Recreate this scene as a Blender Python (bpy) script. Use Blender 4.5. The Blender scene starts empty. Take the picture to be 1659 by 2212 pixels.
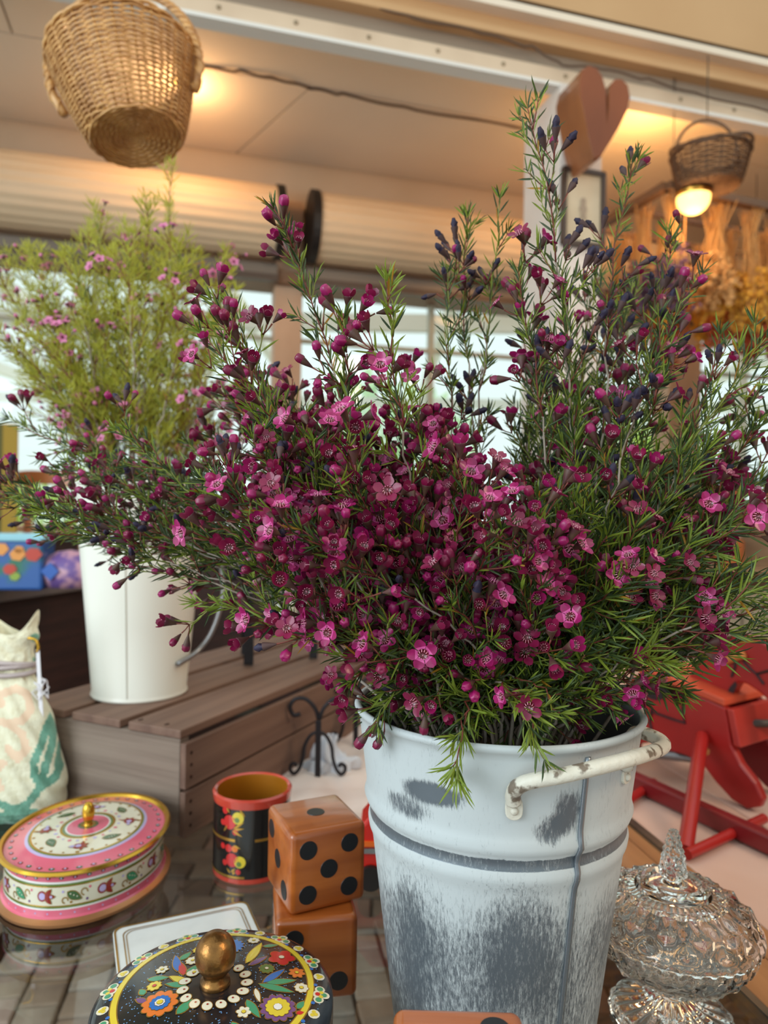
import bpy, bmesh, math, random
import numpy as np
from mathutils import Vector, Matrix
PI = math.pi
S = bpy.context.scene
COL = S.collection
RND = random.Random(7)

# ------------------------------------------------------------------ camera
F = 1534.0; PCX, PCY = 829.5, 1106.0
TOP = 0.82                      # table top height
CZ = TOP + 0.38                 # camera height
ROLL = 0.015
cam_d = bpy.data.cameras.new('camera'); cam = bpy.data.objects.new('camera', cam_d); COL.objects.link(cam)
cam_d.sensor_fit = 'HORIZONTAL'; cam_d.sensor_width = 36.0; cam_d.lens = F / 1659 * 36
cam_d.clip_start = 0.02; cam_d.clip_end = 200
cam.matrix_world = Matrix.Translation((0, 0, CZ)) @ Matrix.Rotation(PI / 2, 4, 'X') @ Matrix.Rotation(math.atan(ROLL), 4, 'Z')
cam_d.dof.use_dof = True; cam_d.dof.focus_distance = 0.43; cam_d.dof.aperture_fstop = cam_d.lens / 3.6
S.camera = cam
# ------------------------------------------------------------------ world and light
S.view_settings.view_transform = 'Standard'; S.view_settings.look = 'None'
S.view_settings.gamma = 1; S.view_settings.use_curve_mapping = False
S.view_settings.exposure = 0.14
S.cycles.max_bounces = 14; S.cycles.transmission_bounces = 12; S.cycles.transparent_max_bounces = 16
S.cycles.glossy_bounces = 6; S.cycles.diffuse_bounces = 4
S.cycles.caustics_reflective = False; S.cycles.caustics_refractive = False
S.cycles.sample_clamp_indirect = 6
wd = bpy.data.worlds.new('world'); S.world = wd; wd.use_nodes = True
bg = wd.node_tree.nodes['Background']; bg.inputs['Color'].default_value = (0.80, 0.93, 0.92, 1); bg.inputs['Strength'].default_value = 1.05


def light(name, kind, loc, energy, col, size=None, rot=None, size_y=None):
    d = bpy.data.lights.new(name, kind); o = bpy.data.objects.new(name, d); COL.objects.link(o)
    d.energy = energy; d.color = col; o.location = loc
    if kind == 'AREA':
        d.size = size
        if size_y: d.shape = 'RECTANGLE'; d.size_y = size_y
    elif size is not None:
        if kind == 'SUN': d.angle = size
        else: d.shadow_soft_size = size
    if rot is not None: o.rotation_euler = rot
    return o


def aim(o, target):
    o.rotation_euler = (Vector(target) - o.location).to_track_quat('-Z', 'Y').to_euler()


# daylight from the open shop front behind the camera at the left
a = light('daylight_left', 'AREA', (-1.7, -0.7, CZ + 0.55), 34, (0.84, 0.94, 1.0), 1.5, size_y=1.1); aim(a, (0.05, 0.6, CZ - 0.15))
# warm shop lamps over the right hand side
a = light('shop_lamp_right', 'AREA', (1.7, -0.2, CZ + 1.25), 14, (1.0, 0.72, 0.45), 0.5); aim(a, (0.3, 0.8, CZ - 0.2))
light('sun', 'SUN', (0, 8, 8), 3.0, (1.0, 0.96, 0.86), 0.02, rot=(math.radians(-42), math.radians(12), 0))


# ------------------------------------------------------------------ helpers
def lin(c):
    c = c / 255.0
    return c / 12.92 if c <= 0.04045 else ((c + 0.055) / 1.055) ** 2.4


def RGB(r, g, b): return (lin(r), lin(g), lin(b), 1)


def ab(px, py):
    dx, dy = px - PCX, py - PCY
    c = 1 / math.hypot(1, ROLL); s = ROLL * c
    return (dx * c + dy * s) / F, -(-dx * s + dy * c) / F


def W(px, py, Z):
    a_, b_ = ab(px, py)
    return Vector((a_ * Z, Z, CZ + b_ * Z))


def atH(px, py, drop):
    """point through a pixel on the level plane `drop` below the camera"""
    a_, b_ = ab(px, py); Z = -drop / b_
    return Vector((a_ * Z, Z, CZ - drop))


def onP(px, py, P, n):
    a_, b_ = ab(px, py); d = Vector((a_, 1, b_)); o = Vector((0, 0, CZ))
    t = (Vector(P) - o).dot(n) / d.dot(n)
    return o + d * t


MATS = {}


def M(name, base, rough=0.5, metal=0.0, var=None, bump=None, emit=None, trans=0.0, coat=0.0, sheen=0.0, alpha=None):
    """procedural material. var=(colour2, scale, stretch, lo, hi); bump=(scale, strength, stretch)"""
    if name in MATS: return MATS[name]
    m = bpy.data.materials.new(name); m.use_nodes = True; MATS[name] = m
    nt = m.node_tree; N = nt.nodes; L = nt.links; b = N['Principled BSDF']
    b.inputs['Base Color'].default_value = base; b.inputs['Roughness'].default_value = rough; b.inputs['Metallic'].default_value = metal
    b.inputs['Coat Weight'].default_value = coat; b.inputs['Coat Roughness'].default_value = 0.08
    b.inputs['Sheen Weight'].default_value = sheen
    m.diffuse_color = base
    tc = N.new('ShaderNodeTexCoord')

    def noise(scale, stretch, detail=4):
        mp = N.new('ShaderNodeMapping'); mp.inputs['Scale'].default_value = stretch
        L.new(tc.outputs['Object'], mp.inputs['Vector'])
        n = N.new('ShaderNodeTexNoise'); n.inputs['Scale'].default_value = scale; n.inputs['Detail'].default_value = detail
        L.new(mp.outputs[0], n.inputs['Vector']); return n
    if var:
        n = noise(var[1], var[2]); r = N.new('ShaderNodeValToRGB')
        r.color_ramp.elements[0].position = var[3]; r.color_ramp.elements[1].position = var[4]
        r.color_ramp.elements[0].color = base; r.color_ramp.elements[1].color = var[0]
        L.new(n.outputs['Fac'], r.inputs[0]); L.new(r.outputs[0], b.inputs['Base Color'])
    if bump:
        n = noise(bump[0], bump[2]); bp = N.new('ShaderNodeBump'); bp.inputs['Strength'].default_value = bump[1]; bp.inputs['Distance'].default_value = 0.002
        L.new(n.outputs['Fac'], bp.inputs['Height']); L.new(bp.outputs[0], b.inputs['Normal'])
    if emit:
        b.inputs['Emission Color'].default_value = emit[0]; b.inputs['Emission Strength'].default_value = emit[1]
    if trans:
        t = N.new('ShaderNodeBsdfTranslucent'); mx = N.new('ShaderNodeMixShader'); mx.inputs[0].default_value = trans
        t.inputs['Color'].default_value = tuple(min(1, c * 1.25) for c in base[:3]) + (1,)
        out = [x for x in N if x.type == 'OUTPUT_MATERIAL'][0]
        L.new(b.outputs[0], mx.inputs[1]); L.new(t.outputs[0], mx.inputs[2]); L.new(mx.outputs[0], out.inputs[0])
    return m


def thin_glass(name, tint, ior):
    m = bpy.data.materials.new(name); m.use_nodes = True; MATS[name] = m; nt = m.node_tree; N = nt.nodes; L = nt.links
    N.remove(N['Principled BSDF']); out = [x for x in N if x.type == 'OUTPUT_MATERIAL'][0]
    t = N.new('ShaderNodeBsdfTransparent'); t.inputs[0].default_value = tint
    g = N.new('ShaderNodeBsdfGlossy'); g.inputs['Roughness'].default_value = 0.015; f = N.new('ShaderNodeFresnel'); f.inputs[0].default_value = ior
    ge = N.new('ShaderNodeNewGeometry'); mu = N.new('ShaderNodeMath'); mu.operation = 'MULTIPLY'; sb = N.new('ShaderNodeMath'); sb.operation = 'SUBTRACT'; sb.inputs[0].default_value = 1; L.new(ge.outputs['Backfacing'], sb.inputs[1]); L.new(f.outputs[0], mu.inputs[0]); L.new(sb.outputs[0], mu.inputs[1])
    mx = N.new('ShaderNodeMixShader'); L.new(mu.outputs[0], mx.inputs[0]); L.new(t.outputs[0], mx.inputs[1]); L.new(g.outputs[0], mx.inputs[2]); L.new(mx.outputs[0], out.inputs[0])
    return m


def real_glass(name):
    m = bpy.data.materials.new(name); m.use_nodes = True; MATS[name] = m; nt = m.node_tree; N = nt.nodes; L = nt.links
    N.remove(N['Principled BSDF']); out = [x for x in N if x.type == 'OUTPUT_MATERIAL'][0]
    g = N.new('ShaderNodeBsdfGlass'); g.inputs['IOR'].default_value = 1.47; g.inputs['Roughness'].default_value = 0.01; g.inputs[0].default_value = (0.98, 0.985, 0.98, 1)
    L.new(g.outputs[0], out.inputs[0]); return m


def tag(o, label=None, cat=None, group=None, kind=None):
    if label: o['label'] = label
    if cat: o['category'] = cat
    if group: o['group'] = group
    if kind: o['kind'] = kind
    return o


def root(name, loc, label, cat, group=None):
    o = bpy.data.objects.new(name, None); o.empty_display_size = 0.02; COL.objects.link(o); o.location = loc
    return tag(o, label, cat, group)


class MB:
    """collects geometry in world coordinates, builds ONE mesh object"""
    def __init__(s): s.v = []; s.f = []; s.m = []

    def add(s, vs, fs, mi=0):
        b = len(s.v); s.v.extend([tuple(x) for x in vs])
        for f in fs: s.f.append(tuple(b + i for i in f)); s.m.append(mi)

    def box(s, c, size, R=None, mi=0):
        R = R or Matrix.Identity(3); c = Vector(c); h = [x / 2 for x in size]
        vs = [c + R @ Vector((sx * h[0], sy * h[1], sz * h[2])) for sx in (-1, 1) for sy in (-1, 1) for sz in (-1, 1)]
        s.add(vs, [(0, 1, 3, 2), (4, 6, 7, 5), (0, 4, 5, 1), (2, 3, 7, 6), (0, 2, 6, 4), (1, 5, 7, 3)], mi)

    def tube(s, pts, r, k=8, mi=0, cap=True, closed=False):
        pts = [Vector(p) for p in pts]; n = len(pts); rs = r if isinstance(r, (list, tuple)) else [r] * n
        ref = Vector((0.13, 0.2, 1)).normalized(); b = len(s.v); U = None
        for i, p in enumerate(pts):
            t = (pts[(i + 1) % n] - pts[i - 1]) if closed else (pts[min(i + 1, n - 1)] - pts[max(i - 1, 0)])
            t.normalize()
            if U is None:
                U = t.cross(ref)
                if U.length < .1: U = t.cross(Vector((1, 0, 0)))
            U = (U - t * U.dot(t)).normalized(); V = t.cross(U)
            for j in range(k):
                a_ = 2 * PI * j / k; s.v.append(tuple(p + (U * math.cos(a_) + V * math.sin(a_)) * rs[i]))
        for i in range(n if closed else n - 1):
            i2 = (i + 1) % n
            for j in range(k):
                s.f.append((b + i * k + j, b + i * k + (j + 1) % k, b + i2 * k + (j + 1) % k, b + i2 * k + j)); s.m.append(mi)
        if cap and not closed:
            s.f.append(tuple(b + j for j in range(k))[::-1]); s.m.append(mi)
            s.f.append(tuple(b + (n - 1) * k + j for j in range(k))); s.m.append(mi)

    def lathe(s, prof, c, seg=48, mi=0, sx=1, sy=1, R=None, mf=None):
        """prof list of (r,z[,mi])"""
        c = Vector(c); b = len(s.v); R = R or Matrix.Identity(3); k = seg
        for p in prof:
            for j in range(k):
                a_ = 2 * PI * j / k; s.v.append(tuple(c + R @ Vector((p[0] * math.cos(a_) * sx, p[0] * math.sin(a_) * sy, p[1]))))
        for i in range(len(prof) - 1):
            mm = prof[i][2] if len(prof[i]) > 2 else mi
            for j in range(k):
                s.f.append((b + i * k + j, b + i * k + (j + 1) % k, b + (i + 1) * k + (j + 1) % k, b + (i + 1) * k + j)); s.m.append(mm)

    def prism(s, pts, off, mi=0):
        pts = [Vector(p) for p in pts]; n = len(pts); off = Vector(off)
        s.add(pts + [p + off for p in pts], [tuple(range(n))[::-1], tuple(range(n, 2 * n))] + [(i, (i + 1) % n, n + (i + 1) % n, n + i) for i in range(n)], mi)

    def grid(s, fn, nu, nv, mi=0, mfn=None, wrap=False):
        b = len(s.v); cu = nu if wrap else nu + 1
        for j in range(nv + 1):
            for i in range(cu): s.v.append(tuple(fn(i / nu, j / nv)))
        for j in range(nv):
            for i in range(nu):
                i2 = (i + 1) % cu if wrap else i + 1
                s.f.append((b + j * cu + i, b + j * cu + i2, b + (j + 1) * cu + i2, b + (j + 1) * cu + i))
                s.m.append(mfn((i + .5) / nu, (j + .5) / nv) if mfn else mi)

    def build(s, name, mats, parent=None, smooth=False, bevel=0, origin=None, fixn=True):
        me = bpy.data.meshes.new(name)
        off = Vector(origin) if origin is not None else (parent_loc(parent) if parent else Vector((0, 0, 0)))
        me.from_pydata([(x - off.x, y - off.y, z - off.z) for x, y, z in s.v], [], s.f)
        mats = mats if isinstance(mats, (list, tuple)) else [mats]
        for m in mats: me.materials.append(m)
        me.polygons.foreach_set('material_index', s.m)
        me.update()
        if fixn:
            bm = bmesh.new(); bm.from_mesh(me); bmesh.ops.recalc_face_normals(bm, faces=bm.faces); bm.to_mesh(me); bm.free()
        if smooth:
            me.polygons.foreach_set('use_smooth', [True] * len(me.polygons))
            if smooth != 'all': me.set_sharp_from_angle(angle=math.radians(40))
        o = bpy.data.objects.new(name, me); COL.objects.link(o)
        if parent: o.parent = parent; o.location = off - parent_loc(parent)
        else: o.location = off
        if bevel:
            bv = o.modifiers.new('bevel', 'BEVEL'); bv.width = bevel; bv.segments = 2; bv.limit_method = 'ANGLE'; bv.angle_limit = math.radians(50)
        return o


def parent_loc(p):
    v = Vector(p.location)
    while p.parent: p = p.parent; v += Vector(p.location)
    return v


def piece(name, c, size, mat, parent=None, rot=None, bevel=0.0, meshkey=None):
    """box with its own origin, so the grain follows its local x axis"""
    key = (meshkey, tuple(round(x, 4) for x in size))
    me = PIECES.get(key) if meshkey else None
    if me is None:
        mb = MB(); mb.box((0, 0, 0), size); me = bpy.data.meshes.new(name); me.from_pydata(mb.v, [], mb.f); me.materials.append(mat)
        bm = bmesh.new(); bm.from_mesh(me)
        if bevel: bmesh.ops.bevel(bm, geom=bm.edges[:], offset=bevel, segments=2, affect='EDGES', profile=0.5)
        bmesh.ops.recalc_face_normals(bm, faces=bm.faces); bm.to_mesh(me); bm.free()
        if meshkey: PIECES[key] = me
    o = bpy.data.objects.new(name, me); COL.objects.link(o)
    if parent: o.parent = parent
    o.location = Vector(c) - (parent_loc(parent) if parent else Vector((0, 0, 0)))
    if rot is not None: o.rotation_euler = rot if hasattr(rot, '__len__') else (0, 0, rot)
    return o


PIECES = {}
ORD = ['Leftmost', 'Second', 'Third', 'Fourth', 'Fifth', 'Sixth', 'Seventh', 'Eighth', 'Ninth', 'Tenth', 'Eleventh', 'Twelfth', 'Thirteenth', 'Fourteenth', 'Fifteenth', 'Sixteenth', 'Seventeenth', 'Eighteenth', 'Nineteenth', 'Twentieth'] + ['Twenty-' + x for x in ('first', 'second', 'third', 'fourth', 'fifth', 'sixth', 'seventh', 'eighth', 'ninth')] + ['Thirtieth']
ORD[0] = 'First'


def Rz(a_): return Matrix.Rotation(a_, 3, 'Z')


def basis(z, spin=0.0):
    z = Vector(z).normalized(); x = z.cross(Vector((0.21, 0.35, 0.91)))
    if x.length < .05: x = z.cross(Vector((1, 0, 0)))
    x.normalize(); y = z.cross(x)
    return Matrix((x, y, z)).transposed() @ Matrix.Rotation(spin, 3, 'Z')


# ------------------------------------------------------------------ the room
d_w = Vector((0.9636, 0.2672, 0)); n_w = Vector((0.2672, -0.9636, 0)); AW = math.atan2(d_w.y, d_w.x)
O_w = Vector((0, 3.0, 0)); O_b = Vector((0, 1.86, 0))
Rw = Rz(AW)
cream = M('cream_paint', RGB(228, 208, 184), 0.75, var=(RGB(218, 196, 168), 2.2, (1, 1, 1), 0.35, 0.7), bump=(60, 0.05, (1, 1, 1)))
board = M('ceiling_board_paint', RGB(238, 224, 206), 0.8, var=(RGB(230, 214, 194), 1.6, (1, 1, 1), 0.3, 0.7))
lilac = M('cool_white_paint', RGB(222, 212, 206), 0.6, var=(RGB(208, 194, 184), 4, (1, 1, 1), 0.4, 0.75))
beamp = M('beam_paint', RGB(216, 192, 166), 0.6, var=(RGB(198, 172, 146), 4, (1, 1, 1), 0.4, 0.75))
upper = M('upper_wall_paint', RGB(206, 166, 122), 0.75, var=(RGB(192, 150, 106), 1.3, (1, 1, 1), 0.35, 0.7), bump=(40, 0.08, (1, 1, 1)))
shade_g = M('grey_shadow_trim', RGB(150, 134, 118), 0.7)  # grey colour stands in for the shade in the recess above the beam
metal_g = M('brushed_grey_metal', RGB(150, 140, 130), 0.4, 0.6)
darkwood = M('dark_timber', RGB(52, 34, 32), 0.55, var=(RGB(70, 44, 40), 6, (1, 1, 12), 0.4, 0.7))
tanpost = M('tan_painted_post', RGB(196, 164, 138), 0.6, var=(RGB(170, 138, 112), 4, (1, 1, 0.5), 0.4, 0.7))
black = M('black_rubber', RGB(24, 20, 20), 0.5)
brown_hdr = M('brown_header_timber', RGB(128, 96, 72), 0.6)


def wbox(name, s0, s1, z0, z1, off0, off1, mat, O=O_w, parent=None, kind='structure', bevel=0.0):
    c = O + d_w * ((s0 + s1) / 2) + n_w * ((off0 + off1) / 2) + Vector((0, 0, CZ + (z0 + z1) / 2))
    o = piece(name, c, (s1 - s0, abs(off1 - off0), z1 - z0), mat, parent, AW, bevel)
    if kind: o['kind'] = kind
    return o


def sw(px, O=O_w, off=0.0, py=800):
    p = onP(px, py, O + n_w * off, n_w); return (p - O).dot(d_w)


# right hand wall, unseen; added to darken and warm the bucket's right side
o_ = piece('wall_right_unseen', (2.55, 1.2, 1.2), (.06, 5.6, 2.6), M('brown_wall_boards', RGB(150, 108, 76), .7, var=(RGB(120, 84, 58), 3, (6, 6, .6), .35, .7)), rot=0); o_['kind'] = 'structure'
# floor: base slab and brick pavers under the glass table
piece('floor', (0, 1.5, -0.05), (7.6, 8, 0.06), M('mortar', RGB(96, 86, 76), 0.9), rot=0)['kind'] = 'structure'
fl = bpy.data.objects['floor']
brickm = [M('brick_%s' % n, c, 0.8, var=(c2, 14, (1, 1, 1), 0.3, 0.75), bump=(50, 0.3, (1, 1, 1))) for n, c, c2 in
          (('grey', RGB(134, 120, 106), RGB(110, 96, 84)), ('rose', RGB(150, 124, 110), RGB(126, 104, 92)), ('dark', RGB(112, 96, 84), RGB(90, 78, 70)))]
nb = 0
for j in range(22):
    for i in range(13):
        x = -1.32 + i * 0.2 + (0.1 if j % 2 else 0); y = 0.55 + j * 0.1
        if nb < 300:
            q = RND.choice((0, 0, 1, 2))
            piece('brick', (x, y, -0.008 + RND.uniform(-.003, .003)), (0.192, 0.092, 0.03), brickm[q], fl, RND.uniform(-.01, .01), 0.004, meshkey='brick%d' % q); nb += 1

# back wall: timber below the sill, posts, header, windows
wbox('wall_back', -3.2, 4.2, -CZ, -0.10, -0.10, 0.0, darkwood)
wbox('trim_1', -3.2, 4.2, -0.10, -0.07, -0.12, 0.05, tanpost)       # window sill
for k, (x0, x1) in enumerate(((590, 648), (1440, 1508))):
    wbox('trim_%d' % (k + 2), sw(x0), sw(x1), -0.07, 1.25, -0.10, 0.02, tanpost)
wbox('trim_4', -3.2, 4.2, 0.905, 0.955, -0.10, 0.06, brown_hdr)
wbox('trim_5', -3.2, 4.2, 0.955, 1.45, -0.12, -0.10, cream)
wpos = [(-3.2, sw(590), 1), (sw(648), sw(1440), 2), (sw(1508), 4.2, 3)]
gl = thin_glass('window_glass', (0.97, 0.99, 0.98, 1), 1.45)
frame_m = M('window_frame_paint', RGB(170, 168, 150), 0.5)
for s0, s1, k in wpos:
    w = root('window_%d' % k, O_w + d_w * ((s0 + s1) / 2) + Vector((0, 0, CZ)), None, None); w['kind'] = 'structure'
    nn = max(1, round((s1 - s0) / 0.62)); ww = (s1 - s0) / nn
    for i in range(nn):
        a0 = s0 + i * ww; a1 = a0 + ww
        wbox('pane', a0 + .01, a1 - .01, -0.06, 0.905, -0.062, -0.058, gl, parent=w, kind=None)
        wbox('mullion', a0 - .012, a0 + .012, -0.07, 0.905, -0.075, -0.045, frame_m, parent=w, kind=None)
    wbox('frame_rail', s0, s1, 0.70, 0.715, -0.075, -0.045, frame_m, parent=w, kind=None)

# rolled shutters under the ceiling
shut_c = M('cream_shutter_slat', RGB(226, 202, 170), 0.5, var=(RGB(206, 180, 148), 3, (.3, 1, 1), 0.4, 0.7))
shut_m = M('grey_shutter_bar', RGB(132, 120, 110), 0.45, 0.3)


def shutter(s0, s1, zc, r, label):
    c = O_w + d_w * ((s0 + s1) / 2) + n_w * (r + 0.02) + Vector((0, 0, CZ + zc))
    t = root('roller_shutter', c, label, 'shutter', 'rolled shutters above the windows')
    B = Matrix((n_w, Vector((0, 0, 1)), -d_w)).transposed()
    for side in (0, 1):
        pass
    prof = []
    n = 22; mb = MB()
    L_ = s1 - s0
    rows = []
    for j in range(n * 4):
        a_ = 2 * PI * j / (n * 4); rr = r + (0.0, 0.004, 0.0055, 0.004)[j % 4]
        rows.append(n_w * math.cos(a_) * rr + Vector((0, 0, 1)) * math.sin(a_) * rr)
    p0 = c - d_w * L_ / 2; p1 = c + d_w * L_ / 2; k = len(rows)
    mb.add([p0 + x for x in rows] + [p1 + x for x in rows], [(j, (j + 1) % k, k + (j + 1) % k, k + j) for j in range(k)])
    mb.build('shutter_roll', shut_c, t, smooth='all')
    for p, sg in ((p0, -1), (p1, 1)):
        e = MB()
        circ = [p + (n_w * math.cos(2 * PI * q / 32) + Vector((0, 0, math.sin(2 * PI * q / 32)))) * (r + 0.012) for q in range(32)]
        e.prism(circ, d_w * sg * 0.03); e.build('end_drum', black, t)
    b = MB(); cc = O_w + d_w * ((s0 + s1) / 2) + n_w * 0.05 + Vector((0, 0, CZ + zc - r - .03))
    b.box(cc, (L_ + .05, 0.06, 0.045), Rw); b.build('bottom_bar', shut_m, t, bevel=.004)
    b = MB(); b.box(cc + Vector((0, 0, -.035)) + n_w * .02, (L_ + .05, 0.03, 0.025), Rw); b.build('guide_rail', M('dark_rail', RGB(92, 78, 70), 0.5, .3), t)


shutter(-3.0, sw(590) - .02, 1.105, 0.125, 'long cream ribbed roller shutter rolled up at the left of the dark end drums')
shutter(sw(655) + .02, 3.6, 1.105, 0.125, 'cream ribbed roller shutter rolled up between the dark drum and the white post')

# ceiling
HC = 1.35


def onceil(px, py): return onP(px, py, (0, 0, CZ + HC), Vector((0, 0, 1)))


ce = root('ceiling', (0, 2.3, CZ + HC), None, None); ce['kind'] = 'structure'
j1 = (onceil(830, 215) - O_b).dot(-n_w); cr = (onceil(830, 378) - O_b).dot(-n_w)


def cpt(s, t, z=HC): return O_b + d_w * s - n_w * t + Vector((0, 0, CZ + z))


g = 0.004
pa, pb = onceil(510, 345), onceil(672, 190)
sa = (pa - O_b).dot(d_w); sb = (pb - O_b).dot(d_w); ta = cr; tb = j1


def cpanel(pts):
    mb = MB(); mb.prism([cpt(*p) for p in pts], (0, 0, 0.02)); mb.build('ceiling_panel', board, ce)


cpanel([(-3.4, -.05), (-1.0, -.05), (-1.0, j1 - g), (-3.4, j1 - g)])
cpanel([(-1.0 + .006, -.05), (4.2, -.05), (4.2, j1 - g), (-1.0 + .006, j1 - g)])
cpanel([(-3.4, j1 + g), (sb - g, tb + g), (sa - g, ta - .002), (-3.4, cr - .002)])
cpanel([(sb + g, j1 + g), (4.2, j1 + g), (4.2, cr - .002), (sa + g, cr - .002)])
mb = MB()     # curved lining from the flat ceiling down to the wall
NR = 8
for i in range(NR):
    u0, u1 = i / NR, (i + 1) / NR
    T_ = 1.14 - cr
    z0 = HC - 0.11 * u0 ** 1.6; z1 = HC - 0.11 * u1 ** 1.6
    mb.add([cpt(-3.4, cr + T_ * u0, z0), cpt(4.2, cr + T_ * u0, z0), cpt(4.2, cr + T_ * u1, z1), cpt(-3.4, cr + T_ * u1, z1)], [(0, 1, 2, 3)])
mb.build('ceiling_lining', cream, ce, smooth=True)
mb = MB()
mb.add([cpt(-3.4, -.05, HC + .03), cpt(4.2, -.05, HC + .03), cpt(4.2, 1.3, HC + .03), cpt(-3.4, 1.3, HC + .03)], [(0, 1, 2, 3)])
mb.build('ceiling_backing', M('dark_gap', RGB(120, 92, 66), 0.9), ce)

# header beam, upper wall, trims
wbox('trim_6', -3.2, 4.2, 1.20, 1.252, -0.028, 0.0, beamp, O_b, bevel=.003)
wbox('trim_7', -3.2, 4.2, 1.252, 1.30, -0.05, -0.018, shade_g, O_b)
wbox('trim_8', -3.2, 4.2, 1.194, 1.204, -0.034, 0.012, M('pale_edge', RGB(225, 220, 214), .5), O_b)
wbox('wall_upper', -3.2, 4.2, 1.30, 2.3, -0.06, 0.012, upper, O_b)
wbox('trim_9', -3.2, 4.2, 1.298, 1.318, -0.03, 0.022, upper, O_b, bevel=.003)
screw = M('screw_head', RGB(150, 130, 105), .4, .5)
sc_root = bpy.data.objects['trim_6']
for i in range(16):
    mb = MB(); p = O_b + d_w * (-1.2 + i * .19) + n_w * .001 + Vector((0, 0, CZ + 1.232)); mb.lathe([(0, .003), (.005, .002), (.006, 0)], (0, 0, 0), 10, R=Matrix((d_w, Vector((0, 0, 1)), n_w)).transposed())
    mb.v = [tuple(Vector(v) + p) for v in mb.v]; mb.build('screw', screw, sc_root, origin=p).rotation_euler = (0, 0, -AW)
for o in [o for o in bpy.data.objects if o.name.startswith('screw')]:
    p = Vector(o.location); o.location = Rw.inverted() @ p
# post
F_L = onP(1207, 500, O_b + n_w * .02, n_w); F_R = onP(1298, 500, O_b + n_w * .02, n_w)
wpost = (F_R - F_L).length; cpost = (F_L + F_R) / 2 - n_w * .11; cpost.z = (CZ + 1.2) / 2
piece('trim_10', cpost, (wpost, .22, CZ + 1.2), lilac, None, AW, .004)['kind'] = 'structure'
# cables
cabm = M('brown_cable', RGB(84, 62, 48), .5)


def cable(pts, r, label, parent=None):
    mb = MB(); sm = []
    for i in range(len(pts) - 1):
        for q in range(6):
            t = q / 6; p = Vector(pts[i]).lerp(Vector(pts[i + 1]), t); p.z += 0.004 * math.sin(i * 2.1 + t * 5); sm.append(p)
    sm.append(Vector(pts[-1])); mb.tube(sm, r, 6); o = mb.build('cable', cabm, parent, smooth=True, origin=sm[0]); tag(o, label, 'cable')


cable([onP(x, y, O_b + n_w * .018, n_w) for x, y in ((690, -60), (770, 0), (900, 38), (1040, 72), (1150, 102), (1215, 138), (1300, 150), (1400, 172), (1520, 205), (1680, 248))], .0032, 'thin brown electric cable sagging along the upper beam above the heart')
cable([onceil(x, y) - Vector((0, 0, .006)) for x, y in ((420, 138), (520, 150), (600, 165), (670, 188), (740, 200), (900, 232), (1130, 275))], .004, 'thin cable along the ceiling joint from the lit lamp behind the big basket')

# ------------------------------------------------------------------ outdoors through the windows
gp = piece('ground_outside', (0.5, 9.6, -.04), (26, 9.0, .08), M('pale_paving', RGB(205, 205, 190), .8)); gp['kind'] = 'structure'
leafo = M('sunlit_leaf', RGB(170, 195, 95), .6, trans=.3); leafo2 = M('pale_leaf', RGB(190, 215, 180), .6, trans=.3)


def bush(c, R3, n, mat, label, seed):
    r = random.Random(seed); mb = MB()
    for _ in range(n):
        v = Vector((r.gauss(0, 1), r.gauss(0, 1), r.gauss(0, 1))).normalized() * (r.random() ** .4)
        p = Vector(c) + Vector((v.x * R3[0], v.y * R3[1], v.z * R3[2])); B = basis((r.gauss(0, 1), r.gauss(0, 1), r.gauss(0, 1)))
        s = r.uniform(.06, .12)
        mb.add([p + B @ Vector((0, -s, 0)), p + B @ Vector((s * .5, 0, .01)), p + B @ Vector((0, s, 0)), p + B @ Vector((-s * .5, 0, .01))], [(0, 1, 2, 3)])
    t = root('tree', (c[0], c[1], 0), label, 'tree', 'trees outside the windows')
    o = mb.build('leaves', mat, t); o['kind'] = 'stuff'
    mb = MB(); mb.tube([(c[0], c[1], 0), (c[0] + .1, c[1], c[2] * .6), (c[0], c[1], c[2])], [.09, .07, .03], 8); mb.build('trunk', darkwood, t)


bush((-.2, 9.5, 1.9), (1.5, .8, 1.2), 1500, leafo2, 'pale tree outside seen between tan post and white post', 3)
bush((3.3, 9.0, 1.5), (.8, .7, .9), 900, leafo, 'yellow-green tree outside behind the window right of the white post', 4)
bush((-3.9, 9.0, .9), (1.2, .7, .8), 900, leafo, 'low yellow-green bush outside the left window', 5)
pg = root('pergola', (0, 6.2, 0), 'pale slatted pergola roof standing outside the windows', 'pergola')
pm = M('pergola_paint', RGB(228, 226, 218), .6)
for i in range(9):
    piece('rafter', (-5 + i * 1.35, 6.0, 2.50 + .0), (.07, 3.6, .1), pm, pg, 0, meshkey='raf')
for y in (4.4, 7.6): piece('crossbeam', (.4, y, 2.37), (12.5, .07, .10), pm, pg, 0)
for i in range(4):
    for y in (4.4, 7.6): piece('post', (-5 + i * 3.6, y, 1.15), (.06, .06, 2.3), pm, pg, 0, meshkey='pp')


# ------------------------------------------------------------------ hanging baskets
wick = M('golden_wicker', RGB(214, 162, 98), .45, var=(RGB(172, 118, 64), 30, (1, 1, 3), .35, .7), coat=.3)
wick2 = M('brown_wicker', RGB(112, 82, 58), .6, var=(RGB(82, 56, 38), 30, (1, 1, 3), .35, .7))


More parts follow.
